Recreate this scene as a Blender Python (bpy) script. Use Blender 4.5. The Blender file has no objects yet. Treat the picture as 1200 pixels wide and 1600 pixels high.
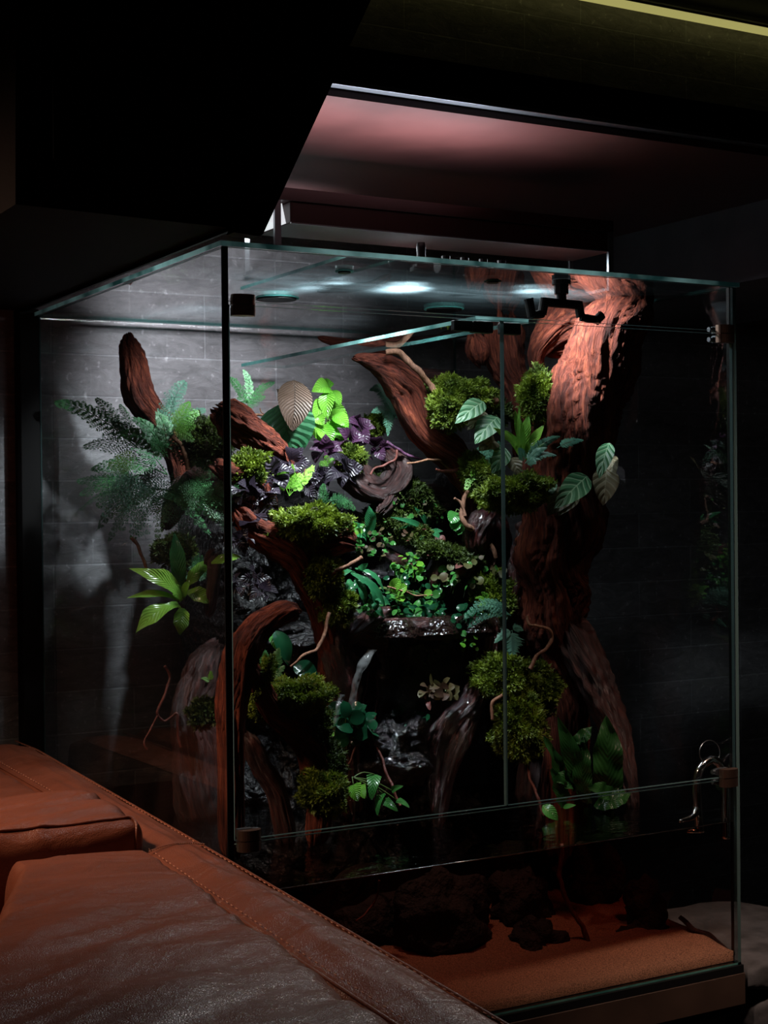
import bpy, math, random
import numpy as np
from mathutils import Vector, noise
random.seed(7); rng = np.random.default_rng(7)
S = bpy.context.scene; COL = S.collection

# ---------------- camera, world, lights, exposure ----------------
F_PX, PITCH, ROLL, YAW = 2361.05, .0083, -.0099, .5141
CAM = np.array([-.9357, -2.1577, .8864])
_F = np.array([math.sin(YAW), math.cos(YAW), 0.]); _R = np.array([math.cos(YAW), -math.sin(YAW), 0.]); _U = np.array([0, 0, 1.])
_F2 = _F*math.cos(PITCH) - _U*math.sin(PITCH); _U2 = _U*math.cos(PITCH) + _F*math.sin(PITCH)
_R3 = _R*math.cos(ROLL) + _U2*math.sin(ROLL); _U3 = _U2*math.cos(ROLL) - _R*math.sin(ROLL)
cam_d = bpy.data.cameras.new('camera'); cam = bpy.data.objects.new('camera', cam_d); COL.objects.link(cam); S.camera = cam
from mathutils import Matrix
m = Matrix((( _R3[0], _U3[0], -_F2[0], CAM[0]), (_R3[1], _U3[1], -_F2[1], CAM[1]), (_R3[2], _U3[2], -_F2[2], CAM[2]), (0,0,0,1)))
cam.matrix_world = m
cam_d.sensor_fit = 'VERTICAL'; cam_d.sensor_height = 24; cam_d.lens = 24*F_PX/1600; cam_d.clip_start = .02
S.view_settings.view_transform = 'Standard'; S.view_settings.look = 'None'; S.view_settings.gamma = 1
S.view_settings.use_curve_mapping = False; S.view_settings.exposure = 0.0
S.cycles.use_denoising = True
S.cycles.max_bounces = 8; S.cycles.transparent_max_bounces = 24; S.cycles.glossy_bounces = 3; S.cycles.diffuse_bounces = 3
S.cycles.transmission_bounces = 4; S.cycles.caustics_reflective = False; S.cycles.caustics_refractive = False
S.cycles.sample_clamp_indirect = 3.0
wd = bpy.data.worlds.new('world'); S.world = wd; wd.use_nodes = True
wd.node_tree.nodes['Background'].inputs[0].default_value = (.8, .62, .6, 1); wd.node_tree.nodes['Background'].inputs[1].default_value = .005

def light(kind, name, loc, target, power, col, size=.1, size_y=None, cone=None, blend=.6, spread=None):
    d = bpy.data.lights.new(name, kind); o = bpy.data.objects.new(name, d); COL.objects.link(o)
    d.energy = power; d.color = col
    if kind == 'AREA':
        d.size = size
        if size_y: d.shape = 'RECTANGLE'; d.size_y = size_y
        if spread: d.spread = spread
    else: d.shadow_soft_size = size
    if cone: d.spot_size = math.radians(cone); d.spot_blend = blend
    o.location = loc; o.rotation_euler = (Vector(target) - Vector(loc)).to_track_quat('-Z', 'Y').to_euler()
    return o
COOL = (.86, .95, 1.0)
light('AREA', 'lamp_light', (.50, .295, 1.3615), (.50, .295, 0), 3.0, COOL, .62, .03)
light('SPOT', 'rear_fill', (.24, .60, 1.42), (.34, 1.03, 1.15), 27, (.95, .94, 1), .04, cone=62, blend=.9)  # unseen spot added to brighten the brick wall behind the tank
light('SPOT', 'rear_fill', (.60, .62, 1.42), (.64, 1.03, 1.12), 7, (.95, .94, 1), .04, cone=54, blend=.9)  # second unseen spot, added for the wall further right
light('SPOT', 'lamp_spot', (.36, .26, 1.355), (.20, .80, 1.04), 55, COOL, .02, cone=34, blend=.9)
light('SPOT', 'lamp_spot', (.36, .24, 1.355), (.23, .54, .73), 36, COOL, .02, cone=32, blend=.9)
light('SPOT', 'lamp_spot', (.50, .26, 1.355), (.47, .55, .66), 62, COOL, .02, cone=74, blend=.9)
light('SPOT', 'lamp_spot', (.66, .20, 1.355), (.93, .25, 1.17), 72, COOL, .02, cone=52, blend=.8)
light('AREA', 'lid_bounce', (.27, .03, 1.31), (.27, .0, 2.0), 2.5, (.85, .9, 1), .56, .04, spread=2.2)  # added in place of lamp light reflected up off the lid
light('AREA', 'lid_bounce', (.25, .66, 1.31), (.25, .66, 2.0), .55, (.85, .9, 1), .45, .05, spread=1.3)  # added likewise for the bounced glow at the rear of the platform
light('AREA', 'room_fill', (-1.35, .10, 1.95), (-.30, .05, .38), 4.6, (1, .66, .45), .30, spread=.95)  # unseen lamp out of frame, stands in for warm light on the sofa
light('AREA', 'room_fill', (1.3, .1, 2.05), (-.1, -.80, .40), .9, (1, .93, .88), .22, spread=.9)  # unseen light added for the sheen on the sofa
light('AREA', 'room_fill', (.98, -.75, 1.95), (1.0, .15, 0), 1.1, (1, .7, .55), .2, spread=.6)  # unseen light added to brighten the underwater sand

# ---------------- helpers ----------------
def ray(px, py): return _F2 + _R3*(px-600)/F_PX + _U3*(800-py)/F_PX
def P(px, py, y):
    d = ray(px, py); return CAM + d*(y-CAM[1])/d[1]
def PI(px, py, y):            # a point of the planting: kept inside the left pane
    for k in range(12):
        p = P(px, py, y)
        if p[0] > .018 or y > .96: break
        y += .06
    return P(px, py, min(y, .965))
def PZ(px, py, z):
    d = ray(px, py); return CAM + d*(z-CAM[2])/d[2]
def depth(p): return float((np.asarray(p)-CAM) @ _F2)
def px2m(n, p): return n*depth(p)/F_PX
def nrm(v): v = np.asarray(v, float); return v/(np.linalg.norm(v)+1e-12)
def nz(p, s, o=0): return noise.noise(Vector((p[0]*s+o, p[1]*s+o*1.3, p[2]*s-o)))

def tag(o, label=None, cat=None, group=None, kind=None):
    if label: o['label'] = label
    if cat: o['category'] = cat
    if group: o['group'] = group
    if kind: o['kind'] = kind
    return o
def empty(name, loc, label, cat, group=None):
    o = bpy.data.objects.new(name, None); o.empty_display_size = .02; COL.objects.link(o); o.location = [float(c) for c in loc]
    return tag(o, label, cat, group)
def build(name, V, Fc, mats, parent=None, smooth=True, midx=None, uv=None, fib=None):
    me = bpy.data.meshes.new(name)
    V = np.asarray(V, float).reshape(-1, 3)
    org = np.zeros(3)
    if parent is not None: org = np.array(parent['_w']) if '_w' in parent else np.array(parent.location)
    loc = V.mean(0) if len(V) else np.zeros(3)
    me.from_pydata([tuple(v) for v in (V-loc)], [], [tuple(int(i) for i in f) for f in Fc])
    if not isinstance(mats, (list, tuple)): mats = [mats]
    for x in mats: me.materials.append(x)
    if smooth: me.polygons.foreach_set('use_smooth', [True]*len(me.polygons))
    if midx is not None: me.polygons.foreach_set('material_index', midx)
    if uv is not None:
        l = me.uv_layers.new(name='UVMap'); vi = np.zeros(len(me.loops), int); me.loops.foreach_get('vertex_index', vi)
        l.data.foreach_set('uv', np.asarray(uv, float)[vi].ravel())
    if fib is not None:
        a = me.attributes.new('fib', 'FLOAT_VECTOR', 'POINT'); a.data.foreach_set('vector', np.asarray(fib, float).ravel())
    me.update()
    o = bpy.data.objects.new(name, me); COL.objects.link(o)
    if parent is not None: o.parent = parent; POS[o.name] = loc; o.location = [float(c) for c in loc-wloc(parent)]
    else: o.location = [float(c) for c in loc]; POS[o.name] = loc
    return o
POS = {}
def wloc(o):
    p = np.array(o.location)
    while o.parent is not None: o = o.parent; p = p+np.array(o.location)
    return p

# ---------------- materials ----------------
def mat(name): 
    x = bpy.data.materials.new(name); x.use_nodes = True; nt = x.node_tree; return x, nt, nt.nodes['Principled BSDF']
def N(nt, t, **k):
    n = nt.nodes.new(t)
    for a, b in k.items(): setattr(n, a, b)
    return n
def ramp(nt, stops):
    r = N(nt, 'ShaderNodeValToRGB'); cr = r.color_ramp
    while len(cr.elements) < len(stops): cr.elements.new(.5)
    for e, (p, c) in zip(cr.elements, stops): e.position = p; e.color = (*c, 1)
    return r
def plain(name, col, rough=.5, metal=0, spec=.5, nscale=0, namp=.3, bump=0, bscale=100, trans=0):
    x, nt, b = mat(name); b.inputs['Base Color'].default_value = (*col, 1); b.inputs['Roughness'].default_value = rough
    b.inputs['Metallic'].default_value = metal; b.inputs['Specular IOR Level'].default_value = spec
    if nscale:
        tc = N(nt, 'ShaderNodeNewGeometry'); n = N(nt, 'ShaderNodeTexNoise'); n.inputs['Scale'].default_value = nscale; n.inputs['Detail'].default_value = 6
        nt.links.new(tc.outputs['Position'], n.inputs['Vector'])
        r = ramp(nt, [(.3, tuple(c*(1-namp) for c in col)), (.7, tuple(min(1, c*(1+namp)) for c in col))])
        nt.links.new(n.outputs['Fac'], r.inputs[0]); nt.links.new(r.outputs[0], b.inputs['Base Color'])
    if bump:
        tc = N(nt, 'ShaderNodeNewGeometry'); n = N(nt, 'ShaderNodeTexNoise'); n.inputs['Scale'].default_value = bscale; n.inputs['Detail'].default_value = 8
        bp = N(nt, 'ShaderNodeBump'); bp.inputs['Strength'].default_value = bump; bp.inputs['Distance'].default_value = .004 if 'rock' not in name else .02
        nt.links.new(tc.outputs['Position'], n.inputs['Vector']); nt.links.new(n.outputs['Fac'], bp.inputs['Height']); nt.links.new(bp.outputs[0], b.inputs['Normal'])
    return x
def leafmat(name, c1, c2, rough=.38, vein=None, freq=9, vamt=.5, bumpv=.5, nscale=14, spec=.5):
    """leaf blade: colour varies between c1 and c2; lateral veins follow the UV"""
    x, nt, b = mat(name); b.inputs['Roughness'].default_value = rough; b.inputs['Specular IOR Level'].default_value = spec
    g = N(nt, 'ShaderNodeNewGeometry'); n = N(nt, 'ShaderNodeTexNoise'); n.inputs['Scale'].default_value = nscale; n.inputs['Detail'].default_value = 3
    nt.links.new(g.outputs['Position'], n.inputs['Vector'])
    r = ramp(nt, [(.35, c1), (.65, c2)]); nt.links.new(n.outputs['Fac'], r.inputs[0]); colout = r.outputs[0]
    L = nt.links
    if vein is not None:
        uv = N(nt, 'ShaderNodeUVMap'); sp = N(nt, 'ShaderNodeSeparateXYZ'); L.new(uv.outputs[0], sp.inputs[0])
        def M(op, a, bb=None):
            q = N(nt, 'ShaderNodeMath', operation=op)
            for i, v in enumerate((a, bb)):
                if v is None: continue
                if isinstance(v, (int, float)): q.inputs[i].default_value = v
                else: L.new(v, q.inputs[i])
            return q.outputs[0]
        ac = M('ABSOLUTE', M('SUBTRACT', sp.outputs[1], .5))
        wob = M('MULTIPLY', n.outputs['Fac'], .25)
        ph = M('MULTIPLY', M('ADD', M('SUBTRACT', sp.outputs[0], M('MULTIPLY', ac, .55)), wob), freq)
        tri = M('ABSOLUTE', M('SUBTRACT', M('FRACT', ph), .5))           # 0 on a vein
        lat = M('SUBTRACT', 1, M('MULTIPLY', tri, 7)); mid = M('SUBTRACT', 1, M('MULTIPLY', ac, 28))
        v = N(nt, 'ShaderNodeClamp'); L.new(M('MAXIMUM', lat, mid), v.inputs[0])
        mx = N(nt, 'ShaderNodeMixRGB'); L.new(M('MULTIPLY', v.outputs[0], vamt), mx.inputs[0]); L.new(colout, mx.inputs[1]); mx.inputs[2].default_value = (*vein, 1)
        colout = mx.outputs[0]
        bp = N(nt, 'ShaderNodeBump'); bp.inputs['Strength'].default_value = bumpv; bp.inputs['Distance'].default_value = .003
        L.new(tri, bp.inputs['Height']); L.new(bp.outputs[0], b.inputs['Normal'])
    L.new(colout, b.inputs['Base Color'])
    tr = N(nt, 'ShaderNodeBsdfTranslucent'); L.new(colout, tr.inputs[0]); ms = N(nt, 'ShaderNodeMixShader'); ms.inputs[0].default_value = .3
    L.new(b.outputs[0], ms.inputs[1]); L.new(tr.outputs[0], ms.inputs[2]); L.new(ms.outputs[0], nt.nodes['Material Output'].inputs[0])
    return x
def woodmat(name, dark, mid, hi, rough=.7, spec=.3, bump=1.0):
    x, nt, b = mat(name); L = nt.links; b.inputs['Roughness'].default_value = rough; b.inputs['Specular IOR Level'].default_value = spec
    a = N(nt, 'ShaderNodeAttribute', attribute_name='fib'); n = N(nt, 'ShaderNodeTexNoise'); n.inputs['Scale'].default_value = 5.0; n.inputs['Detail'].default_value = 9; n.inputs['Roughness'].default_value = .68; n.inputs['Distortion'].default_value = .6
    L.new(a.outputs['Vector'], n.inputs['Vector'])
    r = ramp(nt, [(.30, dark), (.50, mid), (.72, hi)]); L.new(n.outputs['Fac'], r.inputs[0])
    g = N(nt, 'ShaderNodeNewGeometry'); n2 = N(nt, 'ShaderNodeTexNoise'); n2.inputs['Scale'].default_value = 9; n2.inputs['Detail'].default_value = 5; L.new(g.outputs['Position'], n2.inputs['Vector'])
    r2 = ramp(nt, [(.35, (.35, .35, .42)), (.6, (1, 1, 1))]); L.new(n2.outputs['Fac'], r2.inputs[0])
    mx = N(nt, 'ShaderNodeMixRGB', blend_type='MULTIPLY'); mx.inputs[0].default_value = .8; L.new(r.outputs[0], mx.inputs[1]); L.new(r2.outputs[0], mx.inputs[2]); L.new(mx.outputs[0], b.inputs['Base Color'])
    bp = N(nt, 'ShaderNodeBump'); bp.inputs['Strength'].default_value = bump; bp.inputs['Distance'].default_value = .010; L.new(n.outputs['Fac'], bp.inputs['Height']); L.new(bp.outputs[0], b.inputs['Normal'])
    return x
def glassmat(name, tint=(.965, .985, .98), k=1.75, rough=0.0, film=False):
    x, nt, b = mat(name); L = nt.links; nt.nodes.remove(b)
    t = N(nt, 'ShaderNodeBsdfTransparent'); t.inputs[0].default_value = (*tint, 1); g = N(nt, 'ShaderNodeBsdfGlossy'); g.inputs['Roughness'].default_value = rough
    fr = N(nt, 'ShaderNodeFresnel'); fr.inputs[0].default_value = 1.5; geo = N(nt, 'ShaderNodeNewGeometry')
    s = N(nt, 'ShaderNodeMath', operation='SUBTRACT'); s.inputs[0].default_value = 1; L.new(geo.outputs['Backfacing'], s.inputs[1])
    mm = N(nt, 'ShaderNodeMath', operation='MULTIPLY'); L.new(fr.outputs[0], mm.inputs[0]); L.new(s.outputs[0], mm.inputs[1])
    m2 = N(nt, 'ShaderNodeMath', operation='MULTIPLY', use_clamp=True); L.new(mm.outputs[0], m2.inputs[0]); m2.inputs[1].default_value = k
    ms = N(nt, 'ShaderNodeMixShader'); L.new(m2.outputs[0], ms.inputs[0]); L.new(t.outputs[0], ms.inputs[1]); L.new(g.outputs[0], ms.inputs[2]); out = ms.outputs[0]
    if film:      # faint dusty film, its cyan tint put in for the lid's haze of light
        tr = N(nt, 'ShaderNodeBsdfTranslucent'); tr.inputs[0].default_value = (.62, .85, .92, 1); n = N(nt, 'ShaderNodeTexNoise'); n.inputs['Scale'].default_value = 5; n.inputs['Detail'].default_value = 8; n.inputs['Distortion'].default_value = 1.5
        mp = N(nt, 'ShaderNodeMapping'); mp.inputs['Scale'].default_value = (1, 3, 1); L.new(geo.outputs['Position'], mp.inputs[0]); L.new(mp.outputs[0], n.inputs['Vector']); r = ramp(nt, [(.35, (.008,)*3), (.7, (.030,)*3)]); L.new(n.outputs['Fac'], r.inputs[0])
        m3 = N(nt, 'ShaderNodeMixShader'); L.new(r.outputs[0], m3.inputs[0]); L.new(out, m3.inputs[1]); L.new(tr.outputs[0], m3.inputs[2]); out = m3.outputs[0]
    L.new(out, nt.nodes['Material Output'].inputs[0])
    return x
def emit(name, col, st):
    x, nt, b = mat(name); b.inputs['Base Color'].default_value = (*col, 1); b.inputs['Emission Color'].default_value = (*col, 1); b.inputs['Emission Strength'].default_value = st; return x

def brickmat():
    x, nt, b = mat('grey_brick_tile'); L = nt.links
    g = N(nt, 'ShaderNodeNewGeometry'); sp = N(nt, 'ShaderNodeSeparateXYZ'); L.new(g.outputs['Position'], sp.inputs[0])
    ax = N(nt, 'ShaderNodeMath', operation='ADD'); L.new(sp.outputs[0], ax.inputs[0]); L.new(sp.outputs[1], ax.inputs[1])
    sx = N(nt, 'ShaderNodeMath', operation='SUBTRACT'); L.new(ax.outputs[0], sx.inputs[0]); sx.inputs[1].default_value = BRX+1.03
    sz = N(nt, 'ShaderNodeMath', operation='SUBTRACT'); L.new(sp.outputs[2], sz.inputs[0]); sz.inputs[1].default_value = BRZ
    cb = N(nt, 'ShaderNodeCombineXYZ'); L.new(sx.outputs[0], cb.inputs[0]); L.new(sz.outputs[0], cb.inputs[1])
    br = N(nt, 'ShaderNodeTexBrick'); L.new(cb.outputs[0], br.inputs[0]); br.inputs['Scale'].default_value = 1
    br.inputs['Brick Width'].default_value = .356; br.inputs['Row Height'].default_value = .0915; br.inputs['Mortar Size'].default_value = .0022; br.inputs['Mortar Smooth'].default_value = .3
    br.inputs['Color1'].default_value = (.22, .213, .225, 1); br.inputs['Color2'].default_value = (.29, .283, .295, 1); br.inputs['Mortar'].default_value = (.36, .36, .38, 1)
    n = N(nt, 'ShaderNodeTexNoise'); n.inputs['Scale'].default_value = 22; n.inputs['Detail'].default_value = 9; n.inputs['Roughness'].default_value = .7; n.inputs['Distortion'].default_value = 1.2
    mp = N(nt, 'ShaderNodeMapping'); mp.inputs['Scale'].default_value = (.6, .6, 1.6); L.new(g.outputs['Position'], mp.inputs[0]); L.new(mp.outputs[0], n.inputs['Vector'])
    r = ramp(nt, [(.35, (.6, .6, .6)), (.62, (1.05, 1.05, 1.05))]); L.new(n.outputs['Fac'], r.inputs[0])
    sx2 = N(nt, 'ShaderNodeTexNoise'); sx2.inputs['Scale'].default_value = 70; sx2.inputs['Detail'].default_value = 4; L.new(g.outputs['Position'], sx2.inputs['Vector'])
    r3 = ramp(nt, [(.62, (1, 1, 1)), (.72, (2.0, 2.0, 2.0))]); L.new(sx2.outputs['Fac'], r3.inputs[0])
    mx = N(nt, 'ShaderNodeMixRGB', blend_type='MULTIPLY'); mx.inputs[0].default_value = 1; L.new(br.outputs[0], mx.inputs[1]); L.new(r.outputs[0], mx.inputs[2])
    mx2 = N(nt, 'ShaderNodeMixRGB', blend_type='MULTIPLY'); mx2.inputs[0].default_value = 1; L.new(mx.outputs[0], mx2.inputs[1]); L.new(r3.outputs[0], mx2.inputs[2]); L.new(mx2.outputs[0], b.inputs['Base Color'])
    b.inputs['Roughness'].default_value = .62
    mh = N(nt, 'ShaderNodeMath', operation='MULTIPLY_ADD'); L.new(br.outputs['Fac'], mh.inputs[0]); mh.inputs[1].default_value = -.8; L.new(n.outputs['Fac'], mh.inputs[2])
    bp = N(nt, 'ShaderNodeBump'); bp.inputs['Strength'].default_value = .6; bp.inputs['Distance'].default_value = .004; L.new(mh.outputs[0], bp.inputs['Height']); L.new(bp.outputs[0], b.inputs['Normal'])
    return x
BRX = float(P(537, 590, 1.03)[0]); BRZ = float(P(537, 570, 1.03)[2])
BRX -= .356*20; BRZ -= .0915*40+.0915
def leathermat(name, base, rough=.36):
    x, nt, b = mat(name); L = nt.links
    g = N(nt, 'ShaderNodeNewGeometry')
    v = N(nt, 'ShaderNodeTexVoronoi', feature='DISTANCE_TO_EDGE'); v.inputs['Scale'].default_value = 420
    nn = N(nt, 'ShaderNodeTexNoise'); nn.inputs['Scale'].default_value = 60; mxv = N(nt, 'ShaderNodeVectorMath', operation='MULTIPLY_ADD'); L.new(nn.outputs['Color'], mxv.inputs[0]); mxv.inputs[1].default_value = (.008, .008, .008); L.new(g.outputs['Position'], nn.inputs['Vector']); L.new(g.outputs['Position'], mxv.inputs[2]); L.new(mxv.outputs[0], v.inputs['Vector'])
    w = N(nt, 'ShaderNodeTexNoise'); w.inputs['Scale'].default_value = 7; w.inputs['Detail'].default_value = 5; w.inputs['Distortion'].default_value = .8
    mp = N(nt, 'ShaderNodeMapping'); mp.inputs['Scale'].default_value = (.8, 2.2, 1); mp.inputs['Rotation'].default_value = (0, 0, .35); L.new(g.outputs['Position'], mp.inputs[0]); L.new(mp.outputs[0], w.inputs['Vector'])
    cl = N(nt, 'ShaderNodeMath', operation='MINIMUM'); L.new(v.outputs[0], cl.inputs[0]); cl.inputs[1].default_value = .25
    bp = N(nt, 'ShaderNodeBump'); bp.inputs['Strength'].default_value = .55; bp.inputs['Distance'].default_value = .0016; L.new(cl.outputs[0], bp.inputs['Height'])
    bp2 = N(nt, 'ShaderNodeBump'); bp2.inputs['Strength'].default_value = .6; bp2.inputs['Distance'].default_value = .012; L.new(w.outputs['Fac'], bp2.inputs['Height']); L.new(bp.outputs[0], bp2.inputs['Normal']); L.new(bp2.outputs[0], b.inputs['Normal'])
    r = ramp(nt, [(.3, tuple(c*.8 for c in base)), (.7, base)]); L.new(w.outputs['Fac'], r.inputs[0]); L.new(r.outputs[0], b.inputs['Base Color'])
    b.inputs['Roughness'].default_value = rough; b.inputs['Specular IOR Level'].default_value = .5
    return x
M = {}
M['brick'] = brickmat()
M['black'] = plain('black_paint', (.004, .003, .003), .7, spec=.2)
M['darkpanel'] = plain('dark_stair_panel', (.006, .003, .0025), .8, spec=.2)
M['redwood'] = plain('red_brown_veneer', (.11, .036, .033), .38, spec=1.0, nscale=6, namp=.25)
M['greybeam'] = plain('grey_plaster', (.26, .27, .31), .7, nscale=5)
M['floor'] = plain('dark_floor', (.02, .016, .014), .6)
M['ceil'] = plain('dark_ceiling', (.01, .01, .01), .8)
M['stone'] = plain('grey_stone', (.07, .07, .075), .8, nscale=18, namp=.5, bump=1, bscale=25)
M['cab'] = plain('dark_oak_veneer', (.05, .03, .022), .5, nscale=8, namp=.3)
M['glass'] = glassmat('clear_glass', (.985, .988, .988), 1.35)
M['lidglass'] = glassmat('lid_glass', (.98, .99, .99), 1.6, film=True)
x, nt, b = mat('green_glass_edge'); b.inputs['Base Color'].default_value = (.12, .46, .42, 1); b.inputs['Roughness'].default_value = .25
tr = N(nt, 'ShaderNodeBsdfTranslucent'); tr.inputs[0].default_value = (.25, .8, .72, 1); ms = N(nt, 'ShaderNodeMixShader'); ms.inputs[0].default_value = .6
gg = N(nt, 'ShaderNodeNewGeometry'); n = N(nt, 'ShaderNodeTexNoise'); n.inputs['Scale'].default_value = 9; n.inputs['Detail'].default_value = 4; nt.links.new(gg.outputs['Position'], n.inputs['Vector'])
r = ramp(nt, [(.38, (.03, .11, .105)), (.60, (.55, 1, .95))]); nt.links.new(n.outputs['Fac'], r.inputs[0]); nt.links.new(r.outputs[0], tr.inputs[0])
nt.links.new(b.outputs[0], ms.inputs[1]); nt.links.new(tr.outputs[0], ms.inputs[2]); nt.links.new(ms.outputs[0], nt.nodes['Material Output'].inputs[0]); M['glassedge'] = x
M['silicone'] = plain('black_silicone', (.004, .005, .006), .35)
M['brushed'] = plain('brushed_metal', (.42, .26, .20), .35, metal=1)
M['chrome'] = plain('chrome', (.75, .72, .70), .12, metal=1)
M['steel'] = plain('grey_metal', (.35, .37, .4), .35, metal=1)
M['plastic'] = plain('black_plastic', (.006, .006, .007), .5, spec=.3)
M['fixture'] = plain('fixture_housing', (.022, .004, .004), .45)
M['lens'] = emit('led_lens', (.85, .95, 1), 4)
M['diffuser'] = emit('lit_diffuser', (.9, .95, 1), .8)
M['ledstrip'] = emit('warm_led', (.85, .78, .25), .42)
M['leather'] = leathermat('brown_leather', (.17, .052, .029), .33)
M['thread'] = plain('seam_thread', (.45, .2, .12), .6)
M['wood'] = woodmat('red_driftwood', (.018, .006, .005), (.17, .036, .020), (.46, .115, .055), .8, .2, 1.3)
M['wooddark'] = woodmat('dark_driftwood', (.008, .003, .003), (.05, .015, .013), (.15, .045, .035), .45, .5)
M['woodwet'] = woodmat('wet_driftwood', (.006, .002, .002), (.04, .01, .009), (.14, .035, .03), .16, .8, .8)
M['twig'] = woodmat('pale_twig', (.10, .045, .025), (.30, .14, .08), (.50, .27, .16), .7, .3, .4)
M['redtwig'] = woodmat('red_root', (.05, .012, .01), (.20, .05, .035), (.35, .10, .07), .4, .5, .4)
M['purpletwig'] = woodmat('purple_stem', (.04, .012, .03), (.14, .05, .11), (.25, .10, .2), .5, .4, .4)
M['rock'] = plain('wet_black_rock', (.005, .004, .005), .30, spec=.55, bump=1.0, bscale=70)
M['glint'] = plain('wet_rock_glossy', (.006, .005, .006), .13, spec=.9, bump=1.0, bscale=85)
M['lava'] = plain('lava_rock', (.014, .010, .009), .8, bump=1, bscale=60, nscale=30, namp=.7)
M['sand'] = plain('orange_sand', (.36, .17, .10), .8, nscale=420, namp=.65, bump=1, bscale=500)
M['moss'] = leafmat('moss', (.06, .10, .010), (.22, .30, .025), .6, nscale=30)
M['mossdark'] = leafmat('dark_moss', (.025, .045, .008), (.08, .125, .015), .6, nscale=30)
M['mossbrown'] = plain('moss_bed', (.03, .026, .01), .9)
M['fern'] = leafmat('fern_green', (.03, .15, .05), (.09, .30, .10), .45)
M['ferngrey'] = leafmat('fern_grey_green', (.06, .17, .12), (.14, .34, .22), .45)
M['fernlight'] = leafmat('fern_fresh_green', (.10, .34, .03), (.25, .52, .06), .45)
M['green'] = leafmat('leaf_green', (.03, .16, .03), (.08, .30, .06), .25, vein=(.02, .09, .02), freq=8, vamt=.4)
M['dimgreen'] = leafmat('dim_tongue_leaf', (.010, .055, .012), (.03, .11, .025), .3, vein=(.01, .04, .01), freq=14, vamt=.3)  # dim light on the tongue leaves put into a darker green
M['bright'] = leafmat('leaf_bright_green', (.12, .40, .03), (.24, .55, .06), .35, vein=(.05, .2, .02), freq=9, vamt=.5, bumpv=.8)
M['nest'] = leafmat('nest_fern_leaf', (.15, .38, .05), (.28, .52, .07), .22, vein=(.10, .3, .04), freq=10, vamt=.3)
M['strap'] = leafmat('strap_leaf', (.02, .15, .06), (.06, .28, .10), .2, vein=(.02, .1, .04), freq=12, vamt=.3)
M['heart'] = leafmat('dark_heart_leaf', (.025, .12, .05), (.04, .17, .07), .35, vein=(.012, .06, .025), freq=9, vamt=.8, bumpv=1)
M['brown'] = leafmat('brown_quilted_leaf', (.10, .06, .04), (.16, .10, .075), .5, vein=(.035, .02, .015), freq=15, vamt=.8, bumpv=1)
M['jewel'] = leafmat('pale_veined_leaf', (.03, .12, .05), (.08, .22, .10), .45, vein=(.38, .55, .34), freq=5, vamt=.75, bumpv=.8)
M['jewelb'] = leafmat('brown_veined_leaf', (.10, .08, .04), (.17, .14, .08), .5, vein=(.32, .30, .20), freq=5, vamt=.6, bumpv=.8)
M['purple'] = leafmat('purple_black_leaf', (.022, .017, .026), (.05, .036, .055), .38, vein=(.008, .005, .009), freq=6, vamt=.8, bumpv=1)
M['violet'] = leafmat('violet_leaf', (.05, .015, .045), (.10, .04, .09), .4, vein=(.02, .008, .02), freq=6, vamt=.7)
M['glossy'] = leafmat('glossy_dark_leaf', (.005, .04, .018), (.012, .075, .03), .12, spec=.8)
M['rosette'] = leafmat('bronze_leaf', (.06, .03, .02), (.09, .10, .03), .5, spec=.25)
M['pink'] = leafmat('pink_leaf', (.14, .03, .03), (.15, .06, .05), .5, spec=.25)
M['stem'] = plain('plant_stem', (.08, .13, .03), .5)
M['stemdark'] = plain('dark_stem', (.02, .03, .015), .5)

x, nt, b = mat('grey_glass_edge'); b.inputs['Base Color'].default_value = (.10, .17, .17, 1); b.inputs['Roughness'].default_value = .2; tr = N(nt, 'ShaderNodeBsdfTranslucent'); tr.inputs[0].default_value = (.16, .27, .27, 1); ms = N(nt, 'ShaderNodeMixShader'); ms.inputs[0].default_value = .4
nt.links.new(b.outputs[0], ms.inputs[1]); nt.links.new(tr.outputs[0], ms.inputs[2]); nt.links.new(ms.outputs[0], nt.nodes['Material Output'].inputs[0]); M['greyedge'] = x

# ---------------- mesh pieces ----------------
def box_vf(c, s):
    cx, cy, cz = c; a, b_, d = s[0]/2, s[1]/2, s[2]/2
    V = [(cx+i*a, cy+j*b_, cz+k*d) for i in (-1, 1) for j in (-1, 1) for k in (-1, 1)]
    Fc = [(0, 1, 3, 2), (4, 6, 7, 5), (0, 4, 5, 1), (2, 3, 7, 6), (0, 2, 6, 4), (1, 5, 7, 3)]
    return V, Fc
def rng_box(lo, hi):
    return box_vf([(a+b)/2 for a, b in zip(lo, hi)], [b-a for a, b in zip(lo, hi)])
def box(name, lo, hi, m_, parent=None, bevel=0, **k):
    V, Fc = rng_box(lo, hi); o = build(name, V, Fc, m_, parent, smooth=False, **k)
    if bevel: q = o.modifiers.new('bevel', 'BEVEL'); q.width = bevel; q.segments = 3
    return o
def merge(parts):
    V = []; Fc = []; n = 0
    for v, f in parts:
        V += [tuple(p) for p in v]; Fc += [tuple(i+n for i in q) for q in f]; n += len(v)
    return V, Fc
def frames(pts):
    pts = np.asarray(pts, float); T = np.gradient(pts, axis=0); T /= np.linalg.norm(T, axis=1)[:, None]+1e-12
    a = np.array([0, 0, 1.]) if abs(T[0][2]) < .9 else np.array([1., 0, 0]); n = nrm(np.cross(T[0], a)); Ns = []
    for t in T: n = nrm(n-t*(n@t)); Ns.append(n)
    Ns = np.array(Ns); return T, Ns, np.cross(T, Ns)
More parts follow.
